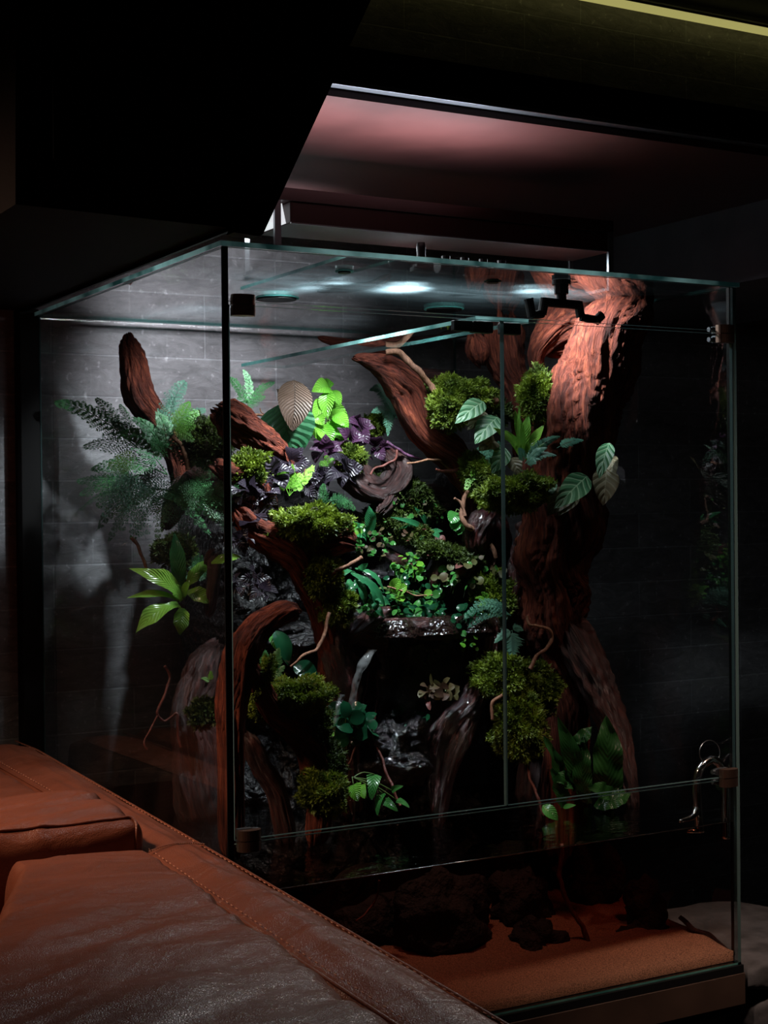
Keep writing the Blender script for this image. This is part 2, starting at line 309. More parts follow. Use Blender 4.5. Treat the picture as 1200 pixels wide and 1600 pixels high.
def spline(pts, n):
    pts = np.asarray(pts, float); k = len(pts)
    if k < 3: t = np.linspace(0, 1, n)[:, None]; return pts[0]*(1-t)+pts[-1]*t
    t = np.linspace(0, k-1-1e-9, n); out = []
    for u in t:
        i = int(u); f = u-i; p0 = pts[max(i-1, 0)]; p1 = pts[i]; p2 = pts[min(i+1, k-1)]; p3 = pts[min(i+2, k-1)]
        out.append(.5*((2*p1)+(-p0+p2)*f+(2*p0-5*p1+4*p2-p3)*f*f+(-p0+3*p1-3*p2+p3)*f**3))
    return np.array(out)
def tube_vf(pts, rad, nu=8, cap=True):
    T, A, B = frames(pts); V = []; Fc = []; n = len(pts); rad = np.broadcast_to(rad, (n,))
    for i in range(n):
        for j in range(nu):
            a = 2*math.pi*j/nu; V.append(pts[i]+(A[i]*math.cos(a)+B[i]*math.sin(a))*rad[i])
    for i in range(n-1):
        for j in range(nu): Fc.append((i*nu+j, i*nu+(j+1) % nu, (i+1)*nu+(j+1) % nu, (i+1)*nu+j))
    if cap: Fc.append(tuple(range(nu))[::-1]); Fc.append(tuple((n-1)*nu+j for j in range(nu)))
    return V, Fc
def cyl_vf(c, axis, r, h, nu=24): 
    c = np.asarray(c, float); ax = nrm(axis); return tube_vf(np.array([c-ax*h/2, c+ax*h/2]), r, nu)
def wood_vf(path, seed=0, nu=36, rough=.22, ridge=.16, twist=1.2, seg=.007, flat=1.0):
    """path of (point, radius): gnarled, fluted trunk with fibre coordinates"""
    pts = np.array([p for p, r in path]); rad = np.array([r for p, r in path])
    L = np.sum(np.linalg.norm(np.diff(pts, axis=0), axis=1)); n = max(8, int(L/seg)); C = spline(pts, n)
    R = spline(np.c_[rad, rad, rad], n)[:, 0]; T, A, B = frames(C); V = []; Fc = []; fib = []
    for i in range(n):
        s = L*i/(n-1); off = np.array([noise.noise(Vector((s*9, seed, 3.1))), noise.noise(Vector((s*9, seed, 7.7))), noise.noise(Vector((s*9, seed, 1.7)))])*R[i]*.35
        for j in range(nu):
            a = 2*math.pi*j/nu; ca, sa = math.cos(a), math.sin(a); aa = a+twist*s*3
            f1 = noise.noise(Vector((math.cos(aa)*1.6+seed, math.sin(aa)*1.6, s*5)))
            f2 = noise.noise(Vector((math.cos(aa)*5+seed, math.sin(aa)*5, s*9+seed)))
            f3 = noise.noise(Vector((math.cos(aa)*11+seed, math.sin(aa)*11, s*16)))
            g = 1+rough*1.6*f1+ridge*(1-2*abs(f2))*1.1-ridge*.4+ridge*.55*f3
            k_ = min(i, n-1-i); end = (.55, .8, .95)[k_] if k_ < 3 else 1; jag = (T[i]*(1 if i > n/2 else -1))*R[i]*(1.3*noise.noise(Vector((math.cos(a)*3+seed, math.sin(a)*3, 9.)))+.4*noise.noise(Vector((a*5, seed, 2.))))*(1, .85, .5)[k_] if k_ < 3 else 0
            V.append(C[i]+off+(A[i]*ca+B[i]*sa*flat)*R[i]*max(.25, g)*end+jag)
            fib.append((math.cos(aa)*R[i]*34+seed, math.sin(aa)*R[i]*34, s*3.2))
    for i in range(n-1):
        for j in range(nu): Fc.append((i*nu+j, i*nu+(j+1) % nu, (i+1)*nu+(j+1) % nu, (i+1)*nu+j))
    for e, base, sg in ((0, 0, -1), (n-1, (n-1)*nu, 1)):      # splintered end faces
        prev = [base+j for j in range(nu)]
        for q, sc in enumerate((.72, .42, .15)):
            cur = []
            for j in range(nu):
                a = 2*math.pi*j/nu; v = C[e]+(V[base+j]-C[e])*sc+T[e]*sg*R[e]*(.25*(1-sc)+.45*noise.noise(Vector((math.cos(a)*sc*4+seed, math.sin(a)*sc*4, sg*3.))))
                cur.append(len(V)); V.append(v); fib.append((math.cos(a)*sc*R[e]*80+seed, math.sin(a)*sc*R[e]*80, .1*q))
            for j in range(nu):
                t_ = (prev[j], prev[(j+1) % nu], cur[(j+1) % nu], cur[j]); Fc.append(t_ if sg > 0 else t_[::-1])
            prev = cur
        Fc.append(tuple(prev) if sg > 0 else tuple(prev)[::-1])
    return V, Fc, fib
def path_px(lst): 
    out = []
    for (px, py, y, r) in lst: p = PI(px, py, y); out.append((p, px2m(r, p)))
    return out
def wood(name, pieces, label, m_='wood', cat='driftwood', seed=1, **k):
    V = []; Fc = []; fb = []
    for q, pc in enumerate(pieces):
        v, f, b_ = wood_vf(path_px(pc), seed+q*3.7, **k); n = len(V); V += v; fb += b_; Fc += [tuple(i+n for i in t) for t in f]
    return tag(build(name, V, Fc, M[m_], fib=fb), label, cat)
def twig(pts, r0, r1, label, m_='twig', name='twig', cat='twig', group=None, seed=None, parent=None):
    """pts: (px, py, y)"""
    w = [PI(*p) for p in pts]; n = 14*(len(w)-1); C = spline(w, n); sd = random.random()*50
    for i in range(n): C[i] = C[i]+np.array([nz(C[i], 40, sd), nz(C[i], 40, sd+5), nz(C[i], 40, sd+9)])*.004
    R = np.array([px2m(r0+(r1-r0)*i/(n-1), C[i])*(1+.25*nz(C[i], 90, sd)) for i in range(n)])
    V, Fc = tube_vf(C, R, 8); fb = [(v[0]*60, v[1]*60, v[2]*12) for v in V]
    o = build(name, V, Fc, M[m_], parent, fib=fb)
    if parent is None: tag(o, label, cat, group)
    return o
def blade(p0, p1, w, n, shape='ovate', bend=.12, fold=.15, wav=0, wf=6, nseg=10, nc=4, side=0):
    """one leaf blade between base p0 and tip p1; n = the way its face looks"""
    p0 = np.asarray(p0, float); p1 = np.asarray(p1, float); d = p1-p0; L = np.linalg.norm(d); t = d/L
    n = nrm(n-t*(n@t)); s = np.cross(t, n); V = []; Fc = []; UV = []
    for i in range(nseg+1):
        u = i/nseg
        if shape == 'ovate': ww = math.sin(math.pi*min(1, u**.75))**.8
        elif shape == 'heart': ww = (1-u)**.55*min(1, (u*9+.12))**.5*1.05
        elif shape == 'strap': ww = min(1, .3+u*2.2)*min(1, (1-u)*3.2)**.8
        elif shape == 'round': ww = math.sqrt(max(0, 1-(2*u-1)**2))
        else: ww = (1-u)*min(1, u*6+.2)
        ww = max(ww, .02)
        c = p0+d*u+n*(math.sin(math.pi*u)*bend*L)+s*(side*L*math.sin(math.pi*u))
        for j in range(nc+1):
            v = 2*j/nc-1
            off = n*(fold*abs(v)*w*.5*ww) + n*(wav*w*math.sin(u*wf*6.28+v*1.5)*abs(v))
            V.append(c+s*(v*w*.5*ww)+off); UV.append((u, (v+1)/2))
    for i in range(nseg):
        for j in range(nc): a = i*(nc+1)+j; Fc.append((a, a+1, a+nc+2, a+nc+1))
    return V, Fc, UV
def addm(acc, vfu):
    n = len(acc[0]); acc[0].extend(vfu[0]); acc[1].extend(tuple(i+n for i in f) for f in vfu[1]); acc[2].extend(vfu[2] if len(vfu) > 2 else [(0, 0)]*len(vfu[0]))
def camdir(p): return nrm(CAM-np.asarray(p))
def face(p, tilt=.5, up=.5):
    return nrm(camdir(p)+np.array([0, 0, up])+rng.normal(0, tilt, 3))

def frond_vfu(b, tp, width, n, npin=15, two=True, droop=.12, side=0, leafl=1.0):
    """pinnate frond (two=True: twice divided, lacy)"""
    b = np.asarray(b, float); tp = np.asarray(tp, float); d = tp-b; L = np.linalg.norm(d); t0 = d/L; n = nrm(n-t0*(n@t0)); s0 = np.cross(t0, n)
    acc = ([], [], [])
    C = np.array([b+d*u+np.array([0, 0, 1])*(math.sin(math.pi*u)*droop*L)+s0*(side*L*math.sin(math.pi*u)) for u in np.linspace(0, 1, 2*npin+2)])
    addm(acc, tube_vf(C, np.linspace(L*.008, L*.003, len(C)), 4, False))
    for i in range(1, len(C)-1):
        u = i/(len(C)-1)
        if u < .12: continue
        t = nrm(C[i+1]-C[i-1]); s = np.cross(t, n); prof = (1-u)**.75*min(1, (u-.08)*4+.35)
        if i % 2 == 0 and two: continue
        for sg in (-1, 1):
            pl = width*.5*prof*(1+.12*rng.normal()); 
            if pl < 1e-4: continue
            dr = nrm(s*sg*.9+t*.45+n*rng.normal(0, .08)); e = C[i]+dr*pl-n*pl*.12
            if not two:
                addm(acc, blade(C[i], e, L/npin*.42*leafl, n, 'strap', .05, .1, nseg=3, nc=2))
            else:
                k = max(3, int(6*prof+2)); addm(acc, tube_vf(np.array([C[i], e]), L*.0025, 3, False)); s2 = nrm(np.cross(dr, n))
                for q in range(k):
                    f = (q+.6)/k; c = C[i]+(e-C[i])*f
                    ll = L/npin*.92*leafl*(1-f*.6)
                    for g in (-1, 1):
                        dd = nrm(s2*g+dr*.75+n*rng.normal(0, .12)); addm(acc, blade(c, c+dd*ll, ll*.40, n, 'ovate', .05, .1, nseg=2, nc=2))
                addm(acc, blade(C[i]+(e-C[i])*.9, e+dr*L/npin*.3, L/npin*.22, n, 'ovate', 0, 0, nseg=2, nc=2))
    return acc
def fern(root, tips, label, m_='fern', two=True, width=.42, npin=14, name='fern', droop=.12, tilt=.35, spread=.05, cat='fern', leafl=1.0):
    """root and tips: (px, py, y [, width px])"""
    r = PI(*root); e = empty(name, r, label, cat)
    for tpx in tips:
        tp = PI(*tpx[:3]); w = px2m(tpx[3], tp) if len(tpx) > 3 else np.linalg.norm(tp-r)*width
        b = r if len(tpx) < 7 else PI(*tpx[4:7])
        a = frond_vfu(b, tp, w, face(tp, tilt, .4), npin, two, droop, rng.normal(0, .06), leafl)
        build('frond', a[0], a[1], M[m_], e, uv=a[2])
    return e
def leafy(name, root, leaves, label, m_, cat='plant', shape='ovate', stem='stem', tilt=.3, up=.4, bend=.12, fold=.18, wav=0, wf=5, part='leaf', stems=True, nseg=10, side=0):
    """root (px,py,y); leaves: (bx,by,tx,ty,y,width_px[,mat])"""
    r = PI(*root); e = empty(name, r, label, cat)
    for lf in leaves:
        bx, by, tx, ty, y, w = lf[:6]; mm = lf[6] if len(lf) > 6 else m_
        b = PI(bx, by, y+.012); t = PI(tx, ty, y-.01)
        v = blade(b, t, px2m(w, t), face(t, tilt, up), shape, bend, fold, wav, wf, nseg, side=side*rng.normal() if side else 0)
        build(part, v[0], v[1], M[mm], e, uv=v[2])
        if stems and np.linalg.norm(b-r) > .006:
            C = spline([r, (r+b)/2+np.array([0, .004, .006]), b], 8); tv = tube_vf(C, .0011, 5); build('stem', tv[0], tv[1], M[stem], e)
    return e
def cluster(name, c, y, rx, ry, n, size, label, m_, cat='plant', shape='round', tilt=.6, up=.7, dy=.03, aspect=.9, stem='stem', mix=None, rot=0, fold=.12):
    """a low cushion of small leaves around a pixel, foliage in one part per colour"""
    ctr = PI(c[0], c[1], y); e = empty(name, ctr, label, cat); accs = {}; sa = ([], [], [])
    for i in range(n):
        a = random.random()*6.283; q = math.sqrt(random.random()); ex, ey = math.cos(a)*q*rx, math.sin(a)*q*ry
        ox, oy = ex*math.cos(rot)-ey*math.sin(rot), ex*math.sin(rot)+ey*math.cos(rot)
        p = PI(c[0]+ox, c[1]+oy, y+random.uniform(-dy, dy)); L = px2m(size*random.uniform(.6, 1.15), p)
        nn = face(p, tilt, up); dr = nrm(np.cross(nn, rng.normal(size=3))); 
        mm = m_ if not mix or random.random() > .35 else mix
        if mm not in accs: accs[mm] = ([], [], [])
        addm(accs[mm], blade(p-dr*L/2, p+dr*L/2, L*aspect, nn, shape, .08, fold, nseg=6, nc=4))
        if i % 2 == 0: addm(sa, tube_vf(spline([p-dr*L/2, p-dr*L/2+np.array([0, .006, -px2m(size*.8, p)])], 3), .0006, 4, False))
    for k_, a_ in accs.items(): build('foliage', a_[0], a_[1], M[k_], e, uv=a_[2])
    build('stems', sa[0], sa[1], M[stem], e)
    return e
def moss(c, y, rx, ry, label, n=2600, m_='moss', rot=0, dy=.045, blade_px=11, hang=.0, lumpy=.35):
    """moss cushion: lumpy ellipsoid set with many tiny shoots"""
    ctr = PI(c[0], c[1], y); k = px2m(1, ctr); right, upv, fw = _R3, _U3, _F2
    sd = random.random()*90; ca, sa = math.cos(rot), math.sin(rot)
    def surf(d):          # d unit vector (right, up, toward camera)
        q = np.array([d[0]*rx*k, d[1]*ry*k, d[2]*dy]); g = 1+lumpy*noise.noise(Vector((d[0]*2.2+sd, d[1]*2.2, d[2]*2.2)))*1.6+lumpy*.4*noise.noise(Vector((d[0]*6+sd, d[1]*6, d[2]*6)))
        q = q*g; qx, qy = q[0]*ca+q[1]*sa, -q[0]*sa+q[1]*ca
        return ctr+right*qx+upv*qy-fw*q[2]
    V = []; Fc = []; nu, nv = 20, 12
    for i in range(nv+1):
        for j in range(nu):
            th = math.pi*i/nv; ph = 2*math.pi*j/nu; V.append(surf((math.sin(th)*math.cos(ph), math.cos(th), math.sin(th)*math.sin(ph)))+0*upv)
    ctrv = np.array(ctr); V = [ctrv+(v-ctrv)*.9 for v in V]
    for i in range(nv):
        for j in range(nu): Fc.append((i*nu+j, (i+1)*nu+j, (i+1)*nu+(j+1) % nu, i*nu+(j+1) % nu))
    e = empty('moss_cushion', ctr, label, 'moss'); build('bed', V, Fc, M['mossbrown'], e)
    A = []; Q = []
    bl = blade_px*k
    for i in range(n):
        d = nrm(rng.normal(size=3)); 
        if d[2] < -.35: d[2] *= -1
        p = surf(d); o = nrm(nrm(p-ctrv)*.8+rng.normal(0, .55, 3)+np.array([0, 0, .35-hang])); L = bl*random.uniform(.5, 1.3)
        s = nrm(np.cross(o, rng.normal(size=3)))*L*.13; mid = p+o*L*.55+np.array([0, 0, .12-hang])*L*.3; tip = mid+nrm(o+rng.normal(0, .35, 3)-np.array([0, 0, hang+.15]))*L*.5
        b0 = len(A); p = p-o*L*.2
        A += [p-s*.5, p+s*.5, mid+s, mid-s, tip]; Q += [(b0, b0+1, b0+2, b0+3), (b0+3, b0+2, b0+4)]
        # two side leaflets
        for g in (-1, 1):
            b0 = len(A); r_ = mid-o*L*.15; A += [r_, r_+nrm(s)*g*L*.33+o*L*.18, r_+o*L*.22]; Q += [(b0, b0+1, b0+2)]
    build('shoots', A, Q, M[m_], e, smooth=False)
    return e

# ================= the setting =================
W, D, H = 1.05, .99, 1.288
def struct(name, lo, hi, m_, bevel=0): return tag(box(name, lo, hi, M[m_], bevel=bevel), kind='structure')
struct('wall_back', (-3, 1.03, -.5), (3.2, 1.13, 2.22), 'brick')
struct('wall_right', (3.1, -4, -.5), (3.2, 1.03, 2.22), 'brick')
struct('floor', (-3, -4, -.55), (3.2, 1.13, -.5), 'floor')
struct('ceiling', (-3, -4, 2.22), (3.2, 1.13, 2.3), 'ceil')
struct('trim_1', (-.036, .985, -.5), (.006, 1.03, 1.296), 'black', .002)          # post in the corner behind the tank
# platform over the tank, its underside of red-brown veneer, with a metal strip on the front edge
zs = 1.515
struct('trim_2', (.02, -.068, zs), (1.355, 1.03, zs+.02), 'redwood')
struct('trim_3', (.02, -.09, zs+.0205), (3.0, -.055, zs+.075), 'black')
tag(box('trim_4', (.02, -.093, zs+.012), (3.0, -.069, zs+.0195), M['steel'], bevel=.001), kind='structure')
# lowered grey beam to the right of the platform
struct('trim_5', (1.357, -.05, 1.35), (1.9, 1.03, zs+.02), 'greybeam')
# dark bulkhead of the stairs left of the platform
def prism(name, poly, y0, y1, m_):
    V = [(x_, y0, z_) for x_, z_ in poly]+[(x_, y1, z_) for x_, z_ in poly]; n = len(poly)
    Fc = [tuple(range(n)), tuple(range(2*n-1, n-1, -1))]+[(i, i+n, (i+1) % n+n, (i+1) % n) for i in range(n)]
    return tag(build(name, V, Fc, M[m_], smooth=False), kind='structure')
def xz(px, py, y): p = P(px, py, y); return (float(p[0]), float(p[2]))
ys = -.1
prism('trim_6', [xz(24, -60, ys), xz(553, -60, ys), xz(367, 357, ys), (-.0, 1.297), (xz(24, 300, ys)[0], 1.297)], ys, 1.028, 'darkpanel')
prism('trim_7', [xz(554, -60, ys-.03), xz(607, -60, ys-.03), xz(411, 366, ys-.03), xz(405, 369, ys-.03), xz(366, 363, ys-.03)], ys-.03, ys+.0-.001, 'black')
tag(box('trim_8', (xz(79, 0, ys-.003)[0], ys-.008, xz(80, 250, ys)[1]), (xz(83, 0, ys-.003)[0], ys-.001, 2.2), M['plastic'], bevel=.001), kind='structure')  # thin strip added to stand for a vertical highlight on the bulkhead

# warm LED strip under the ceiling
zl = float(P(1065, 26, .99)[2])
led = empty('led_strip', (1.4, .99, zl), 'thin yellow glowing light strip along the top of the brick wall', 'light strip')
box('channel', (.6, .985, zl+.012), (3.0, 1.0, zl+.02), M['steel'], led)
box('diffuser', (.6, .982, zl-.004), (3.0, 1.0, zl+.0115), M['ledstrip'], led)

# tank stand and the stone blocks beside it
st = empty('tank_stand', (.525, .5, -.5), 'dark oak cabinet carrying the glass tank', 'cabinet')
box('top_board', (-.005, -.006, -.075), (W+.005, D+.01, -.016), M['cab'], st, bevel=.001)
box('body', (.01, .03, -.5), (W-.02, D, -.0755), M['cab'], st)
for i in range(2): box('door', (.015+i*.505, .012, -.49), (.515+i*.505, .0295, -.095), M['cab'], st, bevel=.0015)
box('foam_mat', (-.003, -.004, -.0155), (W+.003, D+.003, -.001), M['plastic'], st)

def rough_block(lo, hi, m_, name, label, cat, seed):
    lo, hi = np.array(lo), np.array(hi); n = 14; V = []; Fc = []
    def add(o, u, v):
        b0 = len(V)
        for i in range(n+1):
            for j in range(n+1): 
                p = o+u*i/n+v*j/n; c = (lo+hi)/2; q = (p-c)/((hi-lo)/2); q = q/max(1, np.linalg.norm(q)/1.45)
                p = c+q*(hi-lo)/2; g = .010*nz(p, 14, seed)+.004*nz(p, 45, seed); V.append(p+nrm(p-c)*g)
        for i in range(n):
            for j in range(n): a = b0+i*(n+1)+j; Fc.append((a, a+1, a+n+2, a+n+1))
    d = hi-lo; X, Y, Z = np.array([d[0], 0, 0]), np.array([0, d[1], 0]), np.array([0, 0, d[2]])
    add(lo, Y, X); add(lo+Z, X, Y); add(lo, X, Z); add(lo+Y, Z, X); add(lo, Z, Y); add(lo+X, Y, Z)
    return tag(build(name, V, Fc, M[m_]), label, cat, 'stone blocks beside the tank stand')
rough_block((1.085, .02, -.075), (1.42, .40, -.012), 'stone', 'stone_block', 'upper grey stone block beside the tank base', 'stone', 1)
rough_block((1.10, .02, -.165), (1.50, .40, -.08), 'stone', 'stone_block', 'grey stone block lying under the upper stone block', 'stone', 5)

# ================= the glass tank =================
G = [M['glass'], M['glassedge']]
def pane(name, lo, hi, parent, thin):
    V, Fc = rng_box(lo, hi); ax = {'x': (0, 1), 'y': (2, 3), 'z': (4, 5)}
    # face order of box_vf: -x, +x, -y, +y, -z, +z
    idx = [1]*6
    for i in ax[thin]: idx[i] = 0
    return build(name, V, Fc, [M['lidglass'] if name == 'lid' else M['glass'], M['glassedge'] if thin == 'z' else M['greyedge']], parent, smooth=False, midx=idx)
def fixnormals(o):
    import bmesh
    bm = bmesh.new(); bm.from_mesh(o.data); bmesh.ops.recalc_face_normals(bm, faces=bm.faces); bm.to_mesh(o.data); bm.free()
tk = empty('glass_tank', (W/2, D/2, 0), 'large rimless glass vivarium with doors and shallow water', 'tank')
g_ = .008; zb, zt, zw = .352, 1.194, .270
pn = [pane('left_pane', (0, 0, 0), (g_, D, H-g_), tk, 'x'), pane('right_pane', (W-g_, 0, 0), (W, D, H-g_), tk, 'x'),
      pane('back_pane', (g_, D-g_, 0), (W-g_, D, H-g_), tk, 'y'), pane('front_pane', (g_, 0, 0), (W-g_, g_, zb), tk, 'y'),
      pane('upper_front_pane', (g_, 0, zt+.003), (W-g_, g_, H-g_), tk, 'y'),
      pane('lid', (-.004, -.004, H-g_+.0005), (W+.006, D+.004, H+.0005), tk, 'z'),
      pane('bottom_pane', (0, 0, -.001+.001), (W, D, .004), tk, 'z')]
bx0, bx1 = float(P(742, 497, .01)[0]), float(P(825, 503, .01)[0])
pn.append(pane('brace', (bx0, g_, zt-.004), (bx1, D-g_, zt+.003), tk, 'z'))
xm = float(P(789, 900, 0)[0])
def door(x0, x1, hx):
    d = pane('door', (x0, -.001, zb+.006), (x1, g_-.001, zt-.003), tk, 'y'); pn.append(d); d['label'] = 'left glass door' if x0 < .2 else 'right glass door'
    return d
d1 = door(.011, xm-.0015, 0); d2 = door(xm+.0015, W-.011, W)
for o in pn: fixnormals(o)
box('silicone_seam', (-.002, -.003, 0), (.0085, -.0005, H-g_), M['silicone'], tk)
box('silicone_seam', (W-.0095, .0005+g_, 0), (W-.0085, .016, H-g_), M['silicone'], tk)
def hinge(z, left, dr):
    x0 = .0135 if left else W-.0135; sg = 1 if left else -1
    cx = x0+sg*.019; parts = []
    # half-round barrel in front of the glass, its flat back on the pane
    def half(z0, z1, r=.0195, dep=.017):
        n = 14; pr = [(cx+r*math.cos(math.pi*i/n)*-1, -.0015-dep*math.sin(math.pi*i/n)**.6) for i in range(n+1)]; k = len(pr)
        V = [(a, b, z0) for a, b in pr]+[(a, b, z1) for a, b in pr]
        return V, [tuple(range(k)), tuple(range(2*k-1, k-1, -1))]+[(i, i+k, i+k+1, i+1) for i in range(k-1)]+[(k-1, 2*k-1, k, 0)]
    hgo = build('hinge', *merge([half(z-.0165, z-.0008), half(z+.0008, z+.0165), rng_box((cx-.017, -.0115, z-.001), (cx+.017, -.002, z+.001))]), M['brushed'], dr, smooth=False); fixnormals(hgo)
    cl = merge([rng_box((cx-.012, g_, z+.002), (cx+.012, g_+.010, z+.015)), rng_box((cx-.012, g_, z-.015), (cx+.012, g_+.010, z-.002)), rng_box((cx+sg*.0125, g_+.001, z-.014), (cx+sg*.019, g_+.009, z-.005)), rng_box((cx+sg*.0125, g_+.001, z+.005), (cx+sg*.019, g_+.009, z+.014)), cyl_vf((cx+sg*.021, g_+.005, z+.0095), (1, 0, 0), .0045, .006, 12), cyl_vf((cx+sg*.021, g_+.005, z-.0095), (1, 0, 0), .0045, .006, 12)])
    build('clamp', *cl, M['steel'], dr, smooth=False)
for zz in (zb+.006, zt-.004):
    hinge(zz, True, d1); hinge(zz, False, d2)
# door catches hanging under the brace
for x0, px in ((xm-.052, 0), (xm+.006, 1)):
    c = box('door_catch', (x0, .010, zt-.024), (x0+.040, .026, zt-.0045), M['plastic'], tk, bevel=.002)
box('door_catch', (xm-.09, .012, zt-.0225), (xm-.0525, .024, zt-.0045), M['plastic'], tk, bevel=.002)
# round ports cut in the lid
def port(x_, y_, r):
    n = 36; V = []; Fc = []
    for rr, z_ in ((r, H+.0015), (r+.004, H+.0015), (r+.004, H-g_-.0005), (r, H-g_-.0005)):
        V += [(x_+rr*math.cos(6.2832*i/n), y_+rr*math.sin(6.2832*i/n), z_) for i in range(n)]
    for q in range(4): Fc += [(q*n+i, q*n+(i+1) % n, ((q+1) % 4)*n+(i+1) % n, ((q+1) % 4)*n+i) for i in range(n)]
    e = build('port_rim', V, Fc, M['glassedge'], tk)
    build('port_cover', *cyl_vf((x_, y_, H-.006), (0, 0, 1), r-.001, .010, 36), M['plastic'], tk, smooth=False)
port(.335, .51, .040); port(.72, .512, .038)
for q in ((.291, .145), (.59, .134)): port(*q, .012)

# hose fittings on the lid
def fitting(x_, y_, label, kind):
    e = empty('hose_connector', (x_, y_, H), label, 'connector')
    z0 = H+.001
    build('base', *merge([cyl_vf((x_, y_, z0+.004), (0, 0, 1), .020, .007), cyl_vf((x_, y_, z0+.010), (0, 0, 1), .015, .006, 6)]), M['plastic'], e, smooth=False)
    if kind == 0:
        build('elbow', *tube_vf(spline([(x_, y_, z0+.01), (x_, y_, z0+.052)], 6), [.009, .0095, .008, .008, .0085, .007], 14), M['plastic'], e)
        build('hose', *tube_vf(spline([(x_-.005, y_, z0+.018), (x_-.04, y_+.004, z0+.022), (x_-.06, y_+.01, z0+.012)], 14), .005, 10), M['plastic'], e)
    else:
        for k in range(4):
            build('valve', *merge([cyl_vf((x_-.06+k*.04, y_, z0+.014), (1, 0, 0), .013-.002*(k % 2), .036, 14), cyl_vf((x_-.06+k*.04, y_, z0+.027), (0, 0, 1), .008, .012, 10)]), M['plastic'], e, smooth=False)
fitting(.445, .144, 'black upright hose elbow on the lid, left of the black valve row', 0)
fitting(.56, .150, 'row of low black hose valves on the tank lid', 1)

# mist nozzle under the lid
c = PZ(877, 438, H-g_); mz = empty('mist_nozzle', c, 'black branching mist nozzle hanging from the lid above the trunk', 'nozzle')
build('inlet', *merge([cyl_vf(c-[0, 0, .004], (0, 0, 1), .017, .008), cyl_vf(c-[0, 0, .016], (0, 0, 1), .013, .018, 8), cyl_vf(c-[0, 0, .030], (0, 0, 1), .009, .014)]), M['plastic'], mz, smooth=False)
build('crossbar', *cyl_vf(c-[0, 0, .042], (1, .1, 0), .0085, .085, 12), M['plastic'], mz, smooth=False)
for sg in (-1, 1):
    a = c+np.array([sg*.040, sg*.004, -.042]); b2 = a+np.array([sg*.006, 0, -.022]); c2 = b2+np.array([sg*.028, -.008, -.004]); d3 = c2+np.array([sg*.006, 0, .026])
    if sg > 0: d3 = c2+np.array([.012, 0, .008])
    ar = build('arm', *merge([tube_vf([a+[0, 0, .006], b2], .0085, 12), tube_vf([b2, c2], .0075, 12), tube_vf([c2-[0, 0, .003], d3], .0085, 12)]), M['plastic'], mz, smooth=False)
    build('nozzle_tip', *tube_vf([d3, d3+(d3-c2)*.12], .0088, 12), M['plastic'], ar, smooth=False)

# light fixture standing on the lid
fx0, fx1, fy0, fy1 = .182, .905, .185, .325
lf = empty('light_fixture', ((fx0+fx1)/2, .25, H), 'long dark red lamp hood standing on thin metal legs over the tank', 'lamp')
box('top_rail', (fx0, fy0, 1.402), (fx1+.002, fy1, 1.424), M['fixture'], lf, bevel=.001)
hs = box('housing', (fx0+.028, fy0+.004, 1.364), (fx1, fy1-.004, 1.4015), M['fixture'], lf, bevel=.002)
box('trim_strip', (fx0+.028, fy0+.001, 1.3632), (fx1, fy0+.0038, 1.3655), M['steel'], lf)
V = [(fx0-.045, fy0+.02, 1.400), (fx0+.020, fy0+.02, 1.400), (fx0+.0275, fy0+.02, 1.366), (fx0-.045, fy0+.02, 1.366)]
V += [(a, fy1-.02, c_) for a, b, c_ in V]
build('end_diffuser', V, [(0, 1, 2, 3), (7, 6, 5, 4), (0, 4, 5, 1), (1, 5, 6, 2), (2, 6, 7, 3), (3, 7, 4, 0)], M['diffuser'], lf, smooth=False)
for x_ in (fx0+.003, fx1-.004):
    for y_ in (fy0+.004, fy1-.008): 
        build('leg', *rng_box((x_-.0045 if y_ > .2 else x_-.006, y_-.003, H+.001), (x_+.0045 if y_ > .2 else x_+.006, y_+.003, 1.402)), M['steel'], lf, smooth=False)
    box('foot', (x_-.004, fy0, H+.0012), (x_+.004, fy1, H+.007), M['steel'], lf)

# ================= water, sand, underwater =================
x, nt, b = mat('tank_water'); L_ = nt.links; nt.nodes.remove(b)
t = N(nt, 'ShaderNodeBsdfTransparent'); t.inputs[0].default_value = (.92, .9, .88, 1); gl = N(nt, 'ShaderNodeBsdfGlossy'); gl.inputs['Roughness'].default_value = .02
geo = N(nt, 'ShaderNodeNewGeometry'); nn = N(nt, 'ShaderNodeTexNoise'); nn.inputs['Scale'].default_value = 26; nn.inputs['Detail'].default_value = 3; mp = N(nt, 'ShaderNodeMapping'); mp.inputs['Scale'].default_value = (.7, 1.4, 1)
L_.new(geo.outputs['Position'], mp.inputs[0]); L_.new(mp.outputs[0], nn.inputs['Vector']); bp = N(nt, 'ShaderNodeBump'); bp.inputs['Strength'].default_value = .5; bp.inputs['Distance'].default_value = .006
L_.new(nn.outputs['Fac'], bp.inputs['Height']); L_.new(bp.outputs[0], gl.inputs['Normal']); fr = N(nt, 'ShaderNodeFresnel'); fr.inputs[0].default_value = 1.33
s_ = N(nt, 'ShaderNodeMath', operation='SUBTRACT'); s_.inputs[0].default_value = 1; L_.new(geo.outputs['Backfacing'], s_.inputs[1]); m_ = N(nt, 'ShaderNodeMath', operation='MULTIPLY', use_clamp=True); L_.new(fr.outputs[0], m_.inputs[0]); L_.new(s_.outputs[0], m_.inputs[1])
va = N(nt, 'ShaderNodeVolumeAbsorption'); va.inputs['Color'].default_value = (.70, .50, .42, 1); va.inputs['Density'].default_value = 2.9; L_.new(va.outputs[0], nt.nodes['Material Output'].inputs['Volume'])
ms = N(nt, 'ShaderNodeMixShader'); L_.new(m_.outputs[0], ms.inputs[0]); L_.new(t.outputs[0], ms.inputs[1]); L_.new(gl.outputs[0], ms.inputs[2]); L_.new(ms.outputs[0], nt.nodes['Material Output'].inputs[0]); M['water'] = x
